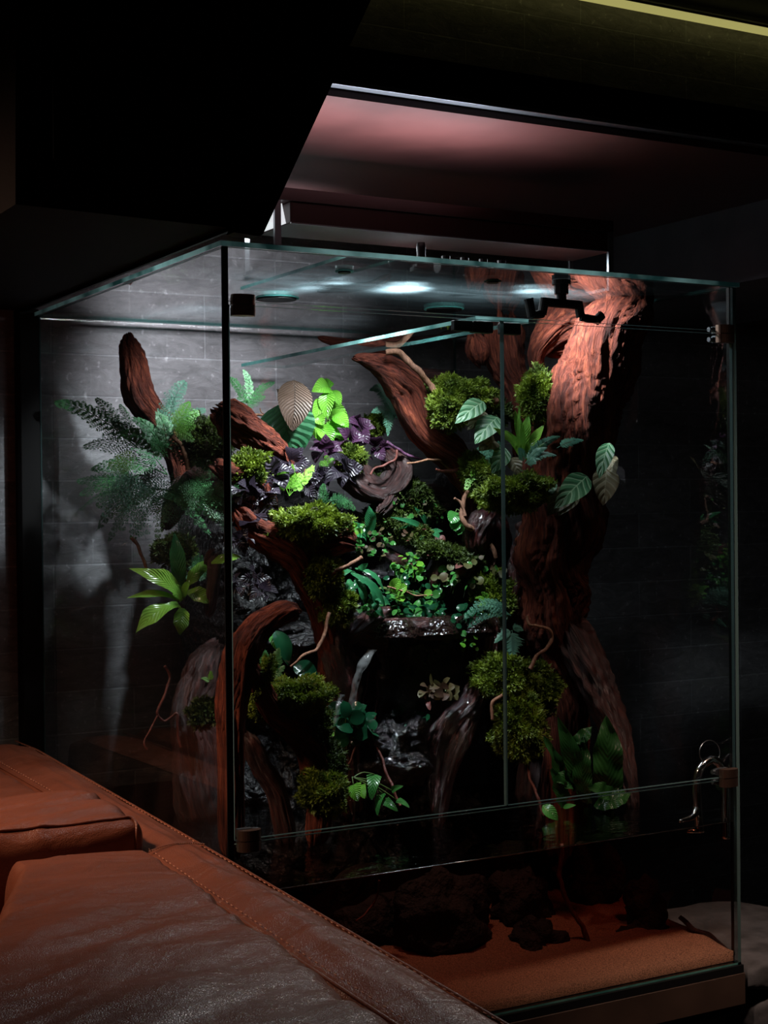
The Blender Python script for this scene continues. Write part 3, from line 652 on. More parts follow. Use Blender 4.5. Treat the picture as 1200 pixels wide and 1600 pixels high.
x, nt, b = mat('water_side'); nt.nodes.remove(b); t = N(nt, 'ShaderNodeBsdfTransparent'); t.inputs[0].default_value = (.96, .95, .94, 1); va = N(nt, 'ShaderNodeVolumeAbsorption'); va.inputs['Color'].default_value = (.70, .50, .42, 1); va.inputs['Density'].default_value = 2.9; nt.links.new(va.outputs[0], nt.nodes['Material Output'].inputs['Volume']); nt.links.new(t.outputs[0], nt.nodes['Material Output'].inputs[0]); M['waterside'] = x
V, Fc = rng_box((g_+.0005, g_+.0005, .0045), (W-g_-.0005, D-g_-.0005, zw))
wt = build('tank_water', V, Fc, [M['water'], M['waterside']], smooth=False, midx=[1, 1, 1, 1, 1, 0]); fixnormals(wt)
wl = [(g_+.001, g_+.0015, zw), (W-g_-.001, g_+.0015, zw)]; build('meniscus', *tube_vf(np.array(wl), .0011, 6), M['chrome'], wt)
tag(wt, 'dark shallow water filling the bottom of the tank', 'water', kind='stuff')
# sand bed
nx, ny = 90, 70; V = []; Fc = []; top = {}
for j in range(ny+1):
    for i in range(nx+1):
        x_ = .010+(W-.020)*i/nx; y_ = .010+(D-.020)*j/ny; h = .022+.075*max(0, y_-.02)*(.6+.8*x_)+.010*nz((x_, y_, 0), 6, 3)+.004*nz((x_, y_, 0), 22, 8); h = min(h, .10)
        V.append((x_, y_, max(.012, h)))
for j in range(ny):
    for i in range(nx): a = j*(nx+1)+i; Fc.append((a, a+1, a+nx+2, a+nx+1))
n0 = len(V); edge = [i for i in range(nx+1)]; V += [(V[i][0], V[i][1], .005) for i in edge]
for i in range(nx): Fc.append((i, n0+i, n0+i+1, i+1))
rt = [j*(nx+1)+nx for j in range(ny+1)]; n1 = len(V); V += [(V[i][0], V[i][1], .005) for i in rt]
for j in range(ny): Fc.append((rt[j], n1+j, n1+j+1, rt[j+1]))
tag(build('sand_bed', V, Fc, M['sand']), 'orange sand sloping along the tank floor', 'sand', kind='stuff')

def lump(name, c, r, m_, label, cat, seed, amp=.35, sub=4, fr=1.5):
    import bmesh
    bm = bmesh.new(); bmesh.ops.create_icosphere(bm, subdivisions=sub, radius=1); V = []
    for v in bm.verts:
        d = np.array(v.co); g = 1+amp*nz(d, fr, seed)*1.6+amp*.5*nz(d, fr*3, seed)+amp*.25*nz(d, fr*8, seed); V.append(np.array(c)+d*np.array(r)*g)
    Fc = [[v.index for v in f.verts] for f in bm.faces]; bm.free()
    return tag(build(name, V, Fc, M[m_]), label, cat)
lump('lava_rock', P(840, 1488, .22)+[0, 0, .01], (.050, .05, .050), 'lava', 'dark lava rock on the sand in the front water', 'rock', 3)
lump('lava_rock', P(815, 1420, .34), (.075, .05, .075), 'lava', 'tall dark lava rock behind the front lava rock', 'rock', 6)
lump('lava_rock', P(1000, 1470, .19), (.058, .04, .042), 'lava', 'low dark lava rock right of the thin red root', 'rock', 9)
lump('lava_rock', P(1008, 1420, .20), (.040, .035, .055), 'lava', 'upper lava rock resting on the low right rock', 'rock', 12)
lump('lava_rock', P(905, 1465, .42), (.05, .04, .035), 'lava', 'small lava rock between the two rock piles', 'rock', 15)
lump('lava_rock', P(690, 1440, .30), (.10, .06, .085), 'lava', 'wide dark lava rock near the sofa edge', 'rock', 18)
lump('lava_rock', P(600, 1440, .42), (.16, .09, .10), 'lava', 'broad dark rock behind the sofa edge underwater', 'rock', 23)
lump('lava_rock', P(760, 1400, .52), (.13, .09, .12), 'lava', 'large dark rock deep behind the tall lava rock', 'rock', 26)
lump('lava_rock', P(930, 1395, .36), (.06, .05, .10), 'lava', 'deep dark rock behind the pump inlet', 'rock', 28)
lump('pebble', P(984, 1520, .10), (.006, .006, .004), 'lava', 'tiny dark pebble lying on the front sand', 'rock', 21, sub=3)
bt = empty('pump_inlet', P(957, 1480, .30), 'pale grey pump inlet standing between the rocks underwater', 'pump')
pc = P(957, 1455, .30); build('body', *cyl_vf(pc-[0, 0, .012], (0, 0, 1), .012, .045), M['steel'], bt, smooth=False); build('neck', *merge([cyl_vf(pc+[0, 0, .022], (0, 0, 1), .006, .022), cyl_vf(pc+[.012, 0, .034], (1, 0, 0), .003, .03)]), M['steel'], bt, smooth=False)
twig([(878, 1318, .20), (875, 1370, .20), (888, 1410, .19), (905, 1440, .18), (918, 1470, .17), (928, 1505, .16)], 3.5, 4.5, 'thin red root reaching down to the sand between the rocks', 'redtwig', 'root', 'root')
twig([(1062, 1432, .135), (1085, 1452, .105), (1108, 1460, .09), (1125, 1475, .07), (1145, 1490, .04)], 4, 4, 'dark stick lying on the sand in the right corner', 'wooddark', 'stick', 'stick')
twig([(592, 1375, .25), (586, 1410, .25), (556, 1438, .24)], 2, 1.5, 'thin red root hanging underwater behind the sofa edge', 'redtwig', 'root', 'root')

# outlet pipe of polished metal
pp = empty('outlet_pipe', P(1112, 1290, .12), 'polished metal u-shaped pipe in the right corner of the tank', 'pipe')
yp = .045
A_ = [P(1094, 1300, yp), P(1090, 1260, yp), P(1089, 1225, yp), P(1095, 1200, yp), P(1112, 1187, yp), P(1127, 1197, yp-.005), P(1134, 1222, yp-.015), P(1134, 1262, yp-.015), P(1134, 1310, yp-.015)]
build('tube', *tube_vf(spline(A_, 60), .0085, 18), M['chrome'], pp)
build('flare', *tube_vf(spline([P(1090, 1262, yp), P(1082, 1276, yp-.005), P(1062, 1283, yp-.012)], 14), np.linspace(.0088, .0030, 14), 14), M['chrome'], pp)
build('ring', *tube_vf(np.array([P(1109+16*math.cos(a), 1176+19*math.sin(a), yp-.005+.008*math.cos(a)) for a in np.linspace(0, 6.28, 40)]), .0011, 8, False), M['steel'], pp)
build('tip', *cyl_vf(P(1075, 1300, yp-.018)*.5+P(1090, 1297, yp-.018)*.5, _R, .004, .022, 10), M['chrome'], pp)

# ================= the sofa =================
def sofa_x(y): return -.088-.043*(y-.1)*1.0+(-.0)          # its back edge runs almost along the tank
SZ = .392
def edge_x(y): return float(np.interp(y, [-1.4, -.988, -.242, .817, 1.0], [-.150, -.138, -.100, -.053, -.062]))
def seam_x(y): return float(np.interp(y, [-1.4, -.95, -.69, -.14, .3, 1.0], [-.262, -.236, -.225, -.192, -.180, -.175]))
sofa = empty('leather_sofa', (-.5, -.2, -.5), 'brown leather sofa with its back along the left side of the tank', 'sofa')
def sheet(name, fn, u0, u1, v0, v1, nu, nv, mm, parent, solid=.006):
    V = []; Fc = []
    for i in range(nu+1):
        for j in range(nv+1): V.append(fn(u0+(u1-u0)*i/nu, v0+(v1-v0)*j/nv))
    for i in range(nu):
        for j in range(nv): a = i*(nv+1)+j; Fc.append((a, a+1, a+nv+2, a+nv+1))
    return build(name, V, Fc, mm, parent)
def backrest(u, v):          # u = y, v = profile parameter: outer foot -> top -> seam -> down inside
    e, s = edge_x(u), seam_x(u); zt_ = SZ+.004*nz((u, 0, 0), 5, 2)+(-.03*max(0, u-.85)/.2)
    wv = .0035*nz((u*1.0, v, 0), 14, 4)
    prof = [(e, -.48), (e+.004, -.1), (e+.003, .2), (e, SZ-.05), (e-.002, SZ-.012), (e-.007, SZ-.002), (e-.014, SZ+.001), ((e*2+s)/3, SZ+.008), ((e+s)/2, SZ+.009), ((e+2*s)/3, SZ+.006), (s+.008, SZ-.002), (s+.002, SZ-.010), (s, SZ-.03), (s-.002, SZ-.10), (s-.002, -.1)]
    k = v*(len(prof)-1); i = min(int(k), len(prof)-2); f = k-i; a, b = prof[i], prof[i+1]
    return (a[0]*(1-f)+b[0]*f, u, a[1]*(1-f)+b[1]*f+(zt_-SZ)+wv*(1 if 5 < k < 11 else 0))
bk = sheet('backrest', backrest, -1.5, 1.0, 0, 1, 150, 84, M['leather'], sofa)
def seam(pts, name, parent, r=.0022, mm='leather'): return build(name, *tube_vf(spline(pts, len(pts)*4), r, 6), M[mm], parent)
seam([(edge_x(y)-.006, y, SZ+.0005) for y in np.linspace(-1.5, .95, 60)], 'piping', bk, .0016)
seam([(seam_x(y)+.006, y, SZ-.0025) for y in np.linspace(-1.5, .95, 60)], 'piping', bk, .0020)
def dashes(pts, name, parent, r=.0006, step=2):
    C = spline(pts, len(pts)*8); acc = ([], [])
    parts = [tube_vf(C[i:i+3], r, 4) for i in range(0, len(C)-3, 5)]; return build(name, *merge(parts), M['thread'], parent)
dashes([(seam_x(y)+.012, y, SZ+.003) for y in np.linspace(-1.4, .9, 90)], 'stitching', bk)
dashes([(edge_x(y)-.0115, y, SZ+.0025) for y in np.linspace(-1.4, .9, 90)], 'stitching', bk)
ya = -.13
seam([(seam_x(ya-.02)+.006+(edge_x(ya)-seam_x(ya)-.012)*t, ya-.02+.03*t*t*0-.0*t, SZ+.0035+.0065*math.sin(math.pi*t)) for t in np.linspace(0, 1, 10)], 'panel_seam', bk, .0013)
dashes([(seam_x(ya-.02)+.006+(edge_x(ya)-seam_x(ya)-.012)*t, ya-.026, SZ+.0045+.006*math.sin(math.pi*t)) for t in np.linspace(0, 1, 16)], 'stitching', bk)

def cpoint(B, su, sv):
    x0, x1, y0, y1, zt_, th, seed, puff, wr, r, xoff = B; cx, cy = (x0+x1)/2, (y0+y1)/2; hx, hy = (x1-x0)/2, (y1-y0)/2
    def prof(s_, h):          # arc along the top, round the shoulder, down the side
        a = abs(s_); fl = h-r; q = r*math.pi/2
        if a < fl: return s_, 0
        if a < fl+q: k = (a-fl)/r; return math.copysign(fl+r*math.sin(k), s_), r*(1-math.cos(k))
        return math.copysign(h, s_), r+(a-fl-q)
    X, dx = prof(su, hx); Y, dy = prof(sv, hy); k = (X/hx)**6*(Y/hy)**6; X *= 1-.10*k*min(1, r/hx*3); Y *= 1-.10*k*min(1, r/hy*3)
    if seed == 3: X = hx-(hx-X)*float(np.interp(cy+Y, [-1.2, -.85, -.5, -.25], [1, .8, .48, .34]))
    p = np.array([cx+X, cy+Y, zt_-min(th, math.hypot(dx, dy) if min(dx, dy) < r else max(dx, dy))])
    p[2] += puff*(1-(X/hx)**2)*(1-(Y/hy)**4); p[0] += xoff(p[1])
    q = (p[0]*.7+p[1]*.5, p[1]*1.5-p[0]*.8, p[2])
    w = wr*nz(q, 7, seed)+wr*.6*(1-abs(nz((q[0]*.6, q[1]*1.7, q[2]), 11, seed))*2.4)+wr*.10*nz(q, 45, seed)
    d = nrm(p-np.array([cx+xoff(cy), cy, zt_-.25])); return p+d*w
def cushion(name, B, n=190):
    hx, hy = (B[1]-B[0])/2, (B[3]-B[2])/2; e = .40
    su = np.linspace(-hx-e, hx+e, n); sv = np.linspace(-hy-e, hy+e, n); V = [cpoint(B, a, b_) for a in su for b_ in sv]; Fc = []
    for i in range(n-1):
        for j in range(n-1): a = i*n+j; Fc.append((a, a+n, a+n+1, a+1))
    return build(name, V, Fc, M['leather'], sofa)
xo = lambda y: seam_x(y)+.19
B1 = (-.80, -.192, -1.50, -.150, .412, .42, 3, .018, .0075, .060, xo); B2 = (-.60, -.178, -.135, .125, .440, .42, 11, .006, .007, .035, xo); B3 = (-.78, -.196, .130, .93, .398, .30, 17, .006, .003, .02, xo)
B4 = (-.95, -.40, -1.45, -.10, .352, .40, 23, .01, .012, .08, xo)
c1, c2, c3, c4 = [cushion('back_cushion', B) for B in (B1, B2, B3, B4)]
hx2, hy2 = (B2[1]-B2[0])/2, (B2[3]-B2[2])/2
pts = [cpoint(B2, a_, -hy2+.018) for a_ in np.linspace(-hx2+.05, hx2-.02, 36)]+[cpoint(B2, hx2-.012+.0*a_, -hy2+.018-a_) for a_ in np.linspace(.01, .12, 10)]
up = lambda P_, d: [p+np.array(d) for p in P_]
seam(up(pts, (0, 0, .001)), 'piping', c2, .0024); dashes(up(pts, (0, .007, .001)), 'stitching', c2)
pts = [cpoint(B2, -hx2+.05, -hy2+.018-a_) for a_ in np.linspace(0, .2, 16)]; seam(pts, 'piping', c2, .0020)
box('seat_base', (-1.5, -1.5, -.5), (-.30, .95, -.12), M['leather'], sofa, bevel=.03)

# ================= hardscape =================
# wet black rock face: an upper terrace that steps down to a lip, a shadowed hollow under it
def rockY(x_, z_):
    zs_ = [0, .15, .27, .40, .52, .585, .60, .62, .66, .74, .84, .95, 1.05]
    yb  = [.50, .52, .55, .60, .60, .55, .50, .56, .64, .68, .74, .82, .90]
    y = float(np.interp(z_, zs_, yb)); 
    c = math.exp(-((x_-.56)/.16)**2)
    y += .10*(1-c)*(1 if z_ < .62 else .3)
    return y
V = []; Fc = []; nx, nz_ = 150, 170
def topz(x_): return float(np.interp(x_, [.10, .22, .35, .5, .62, .72, .80, 1.04], [.62, .84, .90, .93, .90, .80, .72, .72]))
for j in range(nz_+1):
    for i in range(nx+1):
        x_ = .31+.725*i/nx; f = j/nz_; z_ = .01+(topz(x_)-.01)*f
        y = rockY(x_, z_)
        p = (x_, z_, 0); y += .075*nz(p, 6, 2)+.045*nz(p, 14, 5)+.026*(1-2*abs(nz(p, 26, 7)))+.012*(1-2*abs(nz(p, 60, 9)))
        V.append((x_+.01*nz(p, 20, 3), max(.18, min(y, .965)), z_+.012*nz(p, 17, 4)))
for j in range(nz_):
    for i in range(nx): a = j*(nx+1)+i; Fc.append((a, a+1, a+nx+2, a+nx+1))
# close it against the back pane
b0 = len(V)
for i in range(nx+1): q = V[nz_*(nx+1)+i]; V.append((q[0], .972, q[2]-.02))
for i in range(nx): a = nz_*(nx+1)+i; Fc.append((a, a+1, b0+i+1, b0+i))
for col in (0, nx):
    b0 = len(V)
    for j in range(nz_+1): q = V[j*(nx+1)+col]; V.append((q[0], .972, q[2]))
    for j in range(nz_): a = j*(nx+1)+col; Fc.append((a, a+nx+1, b0+j+1, b0+j))
tag(build('rock_face', V, Fc, M['rock']), 'wet black rock face forming the middle of the landscape behind the waterfall', 'rock')
lump('wet_rock', P(720, 905, .56), (.055, .05, .075), 'rock', 'black wet rock between the dark root arch and moss column', 'rock', 31, .3, 5, 2)
lump('wet_rock', P(620, 905, .60), (.075, .06, .028), 'glint', 'glistening low rock where the stream runs to the lip', 'rock', 35, .3, 5, 2.5)
lump('wet_rock', P(612, 1180, .41), (.075, .06, .07), 'glint', 'shiny black rock at the foot of the waterfall', 'rock', 39, .35, 5, 2.2)
lump('wet_rock', P(700, 820, .68), (.08, .05, .10), 'rock', 'black rock hollow behind the forked pale twig', 'rock', 43, .3, 5, 2)
lump('wet_rock', P(655, 1065, .48), (.09, .05, .12), 'glint', 'black rock wall with wet glints under the lip', 'rock', 47, .35, 5, 2.5)

wood('trunk', [[(1000, 455, .20, 25), (978, 478, .22, 38), (955, 520, .24, 46), (930, 580, .28, 54), (908, 640, .31, 58), (895, 700, .34, 58), (884, 760, .36, 57), (868, 830, .39, 58), (855, 900, .41, 56), (856, 960, .42, 54), (866, 1020, .43, 44), (880, 1080, .43, 34), (882, 1150, .43, 32), (876, 1250, .43, 34), (870, 1340, .43, 38)]],
     'thick red-brown trunk leaning up to the lid at the right', seed=2, nu=72, rough=.17, ridge=.17, seg=.0055)
wood('driftwood', [[(892, 980, .38, 30), (922, 1055, .34, 27), (948, 1110, .30, 23), (969, 1160, .27, 17), (983, 1215, .24, 11), (990, 1262, .23, 8)]], 'dark root slanting from the trunk down to the right waterline', 'wooddark', seed=5, nu=40, ridge=.25)  # shade on this root put into its darker wood colour
wood('driftwood', [[(968, 470, .29, 22), (930, 484, .32, 30), (888, 498, .35, 30), (858, 522, .36, 21), (838, 556, .38, 12), (842, 592, .39, 8)], [(862, 548, .37, 12), (905, 538, .36, 14), (930, 530, .33, 12)]],
     'rough red driftwood arch joining the trunk just below the lid', seed=9, nu=48, rough=.30, ridge=.28, twist=.3)
wood('driftwood', [[(742, 525, .50, 14), (746, 550, .50, 17), (752, 568, .50, 10)], [(790, 505, .50, 26), (792, 560, .50, 28), (808, 600, .50, 22), (815, 640, .50, 19), (822, 680, .50, 18), (820, 720, .50, 16)]],
     'red driftwood post hanging behind the gap between the doors', seed=14, nu=44, rough=.26, ridge=.24)
wood('driftwood', [[(553, 558, .52, 5), (575, 562, .52, 12), (605, 574, .52, 21), (632, 602, .52, 29), (645, 640, .52, 26), (658, 672, .52, 23), (682, 696, .52, 25), (708, 716, .52, 25), (722, 742, .52, 20), (735, 762, .52, 18), (748, 800, .53, 18), (755, 850, .53, 16)], [(735, 755, .50, 15), (752, 728, .52, 14), (764, 700, .54, 10)]],
     'smooth red driftwood branch rising to a point in the middle of the tank', seed=21, nu=56, rough=.14, ridge=.11, seg=.005)
wood('driftwood', [[(640, 588, .68, 8), (680, 590, .68, 12), (720, 605, .68, 12), (760, 640, .68, 12), (775, 700, .68, 12)]], 'darker red branch running behind the central branch', 'wooddark', seed=24)
wood('driftwood', [[(498, 527, .70, 4), (520, 533, .70, 7), (548, 538, .70, 7), (580, 545, .69, 6), (610, 556, .66, 7)]], 'short red branch stub pointing left at brace height', seed=26, nu=20)
wood('driftwood', [[(200, 524, .78, 8), (203, 540, .78, 15), (209, 570, .78, 20), (218, 605, .78, 24), (238, 640, .78, 20), (262, 675, .80, 20), (285, 715, .80, 24), (300, 760, .80, 26)]],
     'curved red driftwood horn standing above the left ferns', seed=33, nu=48, rough=.18, ridge=.18)
wood('driftwood', [[(345, 640, .50, 24), (372, 655, .50, 26), (400, 680, .50, 25), (425, 700, .51, 22), (445, 725, .52, 18), (460, 760, .54, 18)]],
     'broad fissured driftwood sloping down beside the heart-shaped leaf', seed=37, nu=56, rough=.2, ridge=.25)
wood('driftwood', [[(372, 800, .42, 14), (400, 828, .41, 20), (432, 850, .40, 24), (465, 878, .40, 22), (488, 915, .41, 22), (505, 960, .42, 20), (520, 1020, .44, 24), (525, 1080, .46, 26), (520, 1150, .46, 30)], [(455, 858, .41, 18), (495, 850, .39, 20), (530, 845, .37, 20), (550, 850, .36, 12)], [(340, 730, .47, 14), (365, 745, .46, 18), (395, 752, .46, 16), (420, 790, .46, 18)]],
     'red mossy driftwood elbow with a cut stub in the left half', 'wood', seed=41, nu=48, rough=.2, ridge=.15)
wood('driftwood', [[(464, 958, .17, 9), (452, 958, .17, 15), (425, 968, .17, 18), (398, 985, .17, 22), (380, 1015, .17, 25), (370, 1060, .17, 24), (362, 1120, .17, 22), (360, 1200, .18, 20), (362, 1330, .19, 20)], [(385, 1030, .20, 12), (402, 1070, .22, 16), (425, 1105, .24, 18), (455, 1130, .26, 22), (484, 1165, .27, 22), (498, 1210, .27, 22), (498, 1260, .26, 18), (490, 1315, .25, 16)]],
     'big hooked driftwood stump in the front left corner above the water', 'wood', seed=46, nu=64, rough=.2, ridge=.2)
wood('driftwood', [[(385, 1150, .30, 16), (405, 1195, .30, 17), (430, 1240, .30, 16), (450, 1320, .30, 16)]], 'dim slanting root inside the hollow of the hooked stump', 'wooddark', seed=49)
wood('driftwood', [[(765, 805, .46, 14), (752, 822, .46, 20), (745, 845, .46, 20), (750, 868, .46, 12)], [(775, 810, .48, 15), (785, 850, .50, 14), (778, 890, .52, 10)]],
     'dark wet fluted knuckle of wood left of the trunk', 'woodwet', seed=52, nu=48, ridge=.34)
wood('driftwood', [[(680, 925, .50, 9), (682, 900, .50, 12), (695, 880, .50, 13), (718, 868, .50, 12), (745, 862, .50, 12), (765, 872, .50, 12)]],
     'dark curved root arching over the black rock', 'woodwet', seed=55, nu=32)
wood('driftwood', [[(828, 820, .46, 20), (822, 860, .46, 23), (812, 905, .46, 20), (805, 950, .46, 18), (800, 1010, .46, 20), (822, 1060, .47, 22)]],
     'reddish wet root running down the left side of the trunk', 'woodwet', seed=58, nu=40, ridge=.3)
wood('driftwood', [[(545, 1000, .40, 10), (560, 980, .40, 14), (585, 965, .40, 12), (608, 952, .40, 6)], [(560, 985, .40, 14), (590, 1000, .42, 14), (596, 1018, .42, 9)]],
     'dark pointed wood at the left end of the waterfall lip', 'woodwet', seed=61, nu=32)
wood('driftwood', [[(590, 975, .42, 10), (640, 980, .42, 16), (690, 983, .42, 16), (735, 985, .43, 12), (775, 975, .45, 12)]],
     'horizontal wet log forming the waterfall lip', 'woodwet', seed=64, nu=40, rough=.12)
wood('driftwood', [[(770, 985, .40, 14), (765, 1030, .40, 14), (740, 1090, .40, 18), (705, 1130, .40, 19), (685, 1175, .40, 17), (680, 1225, .38, 13), (678, 1268, .36, 7)], [(755, 1050, .40, 16), (728, 1120, .40, 18), (700, 1190, .38, 14), (685, 1290, .36, 10)]],
     'wet dark root curving down into the water under the fern', 'woodwet', seed=68, nu=44, rough=.2, ridge=.25)
wood('driftwood', [[(525, 960, .42, 16), (530, 1010, .42, 22), (535, 1060, .42, 24), (540, 1110, .42, 22), (545, 1180, .42, 20), (552, 1260, .42, 20)]],
     'wet brown root column left of the falling water', 'woodwet', seed=71, nu=44, rough=.25, ridge=.25)
wood('driftwood', [[(520, 1200, .30, 18), (505, 1240, .28, 16), (497, 1275, .26, 12), (488, 1300, .25, 8)]], 'red wet root tip dipping into the water at the front', 'woodwet', seed=74, nu=32)
wood('driftwood', [[(600, 700, .60, 14), (622, 740, .58, 22), (600, 770, .58, 18), (570, 760, .58, 20), (545, 735, .60, 24)], [(625, 730, .60, 16), (608, 780, .56, 12), (592, 800, .55, 8)]],
     'dark purple-brown stump in the middle behind the black leaves', 'wooddark', seed=77, nu=40, rough=.3, ridge=.3)
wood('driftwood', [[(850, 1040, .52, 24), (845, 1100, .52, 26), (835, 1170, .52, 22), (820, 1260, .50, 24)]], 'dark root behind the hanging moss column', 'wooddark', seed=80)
wood('driftwood', [[(600, 860, .52, 6), (612, 872, .52, 10), (630, 884, .52, 12), (655, 884, .52, 9), (670, 872, .52, 6)]], 'small dark curl of wood in the middle of the stream bed', 'woodwet', seed=83, nu=24)
wood('driftwood', [[(690, 795, .60, 7), (700, 782, .60, 11), (680, 770, .60, 11), (660, 778, .60, 8)]], 'little dark wood crumb on the far moss slope', 'wooddark', seed=85, nu=24, rough=.4)
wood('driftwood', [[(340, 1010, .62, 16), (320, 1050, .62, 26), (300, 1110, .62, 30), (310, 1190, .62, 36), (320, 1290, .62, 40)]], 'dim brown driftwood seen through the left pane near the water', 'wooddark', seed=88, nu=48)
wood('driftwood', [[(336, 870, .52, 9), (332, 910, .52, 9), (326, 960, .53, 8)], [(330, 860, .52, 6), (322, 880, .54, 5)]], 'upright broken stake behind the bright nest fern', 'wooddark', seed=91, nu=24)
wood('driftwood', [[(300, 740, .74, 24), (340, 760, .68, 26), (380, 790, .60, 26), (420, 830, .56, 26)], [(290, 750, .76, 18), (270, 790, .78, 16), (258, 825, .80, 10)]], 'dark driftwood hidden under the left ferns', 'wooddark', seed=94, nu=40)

# twigs and roots
twig([(603, 550, .48), (625, 552, .47), (648, 575, .46), (672, 600, .46), (680, 612, .45), (705, 622, .44), (740, 625, .43), (775, 626, .43)], 5, 5.5, 'long pale twig laid over the central branch into the moss')
twig([(567, 872, .34), (545, 882, .34), (520, 895, .35), (505, 905, .37)], 3.5, 3, 'short pale brown twig above the strap leaves')
twig([(514, 958, .34), (506, 990, .33), (492, 1015, .32), (470, 1025, .31), (453, 1042, .31)], 3, 2.2, 'bent brown twig hanging inside the dark hollow')
twig([(731, 768, .46), (722, 800, .45), (728, 818, .44), (738, 828, .44)], 3.5, 4.5, 'forked pale twig leaning on the fluted wood, thick prong')
twig([(711, 779, .45), (722, 788, .45), (727, 806, .44)], 2, 2.5, 'slim prong crossing the forked pale twig')
twig([(822, 962, 0.330), (826, 975, 0.320), (840, 978, 0.310), (858, 984, 0.300), (862, 1000, 0.300), (855, 1012, 0.300), (842, 1020, 0.300), (833, 1035, 0.300), (828, 1046, 0.300)], 2.2, 3.2, 'pale crooked twig standing on the right moss column')
twig([(795, 1080, .33), (775, 1093, .33), (768, 1105, .33), (769, 1125, .33)], 3, 2.5, 'small hooked pale root on the left of the hanging moss')
twig([(205, 840, .66), (217, 852, .66), (222, 870, .66), (232, 890, .66), (245, 912, .66)], 3, 2.5, 'thin reddish twig behind the nest fern')
twig([(258, 1042, .58), (264, 1060, .58), (255, 1090, .57), (246, 1115, .57), (256, 1127, .57), (276, 1114, .56), (277, 1135, .56), (283, 1168, .56)], 2.2, 1.8, 'long thin root with a hook hanging low behind the left pane', 'redtwig', 'root', 'root')
twig([(246, 1115, .57), (236, 1140, .57), (226, 1158, .57), (230, 1170, .57)], 1.6, 1.3, 'fine side root left of the hooked root', 'redtwig', 'root', 'root')
twig([(268, 683, .62), (282, 692, .62), (290, 710, .62), (294, 735, .62)], 3, 4, 'pale twig arching out of the left ferns')
twig([(380, 640, .60), (395, 648, .60), (412, 650, .60), (428, 665, .58), (432, 682, .57)], 2, 1.8, 'slender brown twig lying over the fissured wood')
twig([(415, 648, .60), (408, 643, .60), (406, 636, .60)], 1.2, .8, 'tiny spur on the slender brown twig')
twig([(605, 690, .54), (618, 700, .54), (640, 712, .54), (660, 718, .54)], 3, 2, 'violet creeping stem under the silvery fern', 'purpletwig', 'stem', 'stem')
twig([(622, 702, .54), (615, 720, .54), (590, 732, .54), (578, 742, .54)], 2, 1.8, 'red thin root below the violet stem', 'redtwig', 'root', 'root')
twig([(636, 724, .50), (655, 722, .50), (672, 719, .50), (690, 720, .50), (704, 735, .51)], 1.6, 2, 'pale wavy root pointing left from the central branch')
twig([(682, 733, .49), (700, 736, .49), (725, 733, .49)], 2, 3.5, 'short red root just under the pale wavy root', 'redtwig', 'root', 'root')
twig([(578, 1050, .44), (570, 1090, .43), (564, 1115, .42)], 1.5, 1.3, 'fine red root hanging beside the waterfall', 'redtwig', 'root', 'root')
twig([(590, 1045, .44), (590, 1080, .43), (586, 1125, .42)], 1.6, 1.4, 'fine red root right of the thin falling stream', 'redtwig', 'root', 'root')
twig([(580, 1140, .38), (595, 1180, .36), (612, 1225, .33), (626, 1258, .31)], 1.8, 2.5, 'long red root running diagonally to the water', 'redtwig', 'root', 'root')
twig([(557, 1168, .38), (552, 1180, .38), (545, 1195, .38)], 2, 1.6, 'short red root below the glossy leaf clump', 'redtwig', 'root', 'root')
twig([(828, 1175, .33), (826, 1205, .32), (836, 1235, .30), (852, 1275, .28)], 2, 2.5, 'thin root dropping from the hanging moss into the water', 'redtwig', 'root', 'root')
twig([(550, 1250, .27), (552, 1270, .26), (550, 1284, .26)], 1.6, 1.5, 'tiny red root touching the water in front', 'redtwig', 'root', 'root')
twig([(766, 850, .44), (772, 862, .44), (775, 872, .44)], 4, 3, 'orange stub of root beside the fluted wood')
twig([(668, 868, .48), (690, 862, .48), (706, 865, .48)], 1.6, 1.4, 'pinkish little stem lying on the central moss', 'redtwig', 'stem', 'stem')

# falling water: a thin glassy ribbon
x, nt, b = mat('falling_water'); b.inputs['Base Color'].default_value = (.75, .78, .8, 1); b.inputs['Roughness'].default_value = .08; b.inputs['Alpha'].default_value = .07; M['fall'] = x
def ribbon(pts, w, label):
    C = spline([P(*p) for p in pts], 40); V = []; Fc = []
    for i, c_ in enumerate(C):
        ww = px2m(w, c_)*(.5+.9*abs(nz(c_, 30, 4))); 
        for j in range(5):
            v = j/4*2-1; V.append(c_+_R3*v*ww/2-_F2*(.004*(1-v*v)+.003*nz(c_+_R3*v*.02, 90, 2)))
    for i in range(39):
        for j in range(4): a = i*5+j; Fc.append((a, a+1, a+6, a+5))
    o = build('waterfall_stream', V, Fc, M['fall']); q = o.modifiers.new('solid', 'SOLIDIFY'); q.thickness = .002
    return tag(o, label, 'waterfall')
ribbon([(582, 1015, .38), (566, 1040, .37), (556, 1065, .37), (552, 1090, .37), (548, 1108, .37)], 16, 'thin shining stream falling below the pointed wood')
ribbon([(535, 1085, .36), (528, 1105, .36), (524, 1130, .36)], 7, 'slim second trickle left of the shining stream')
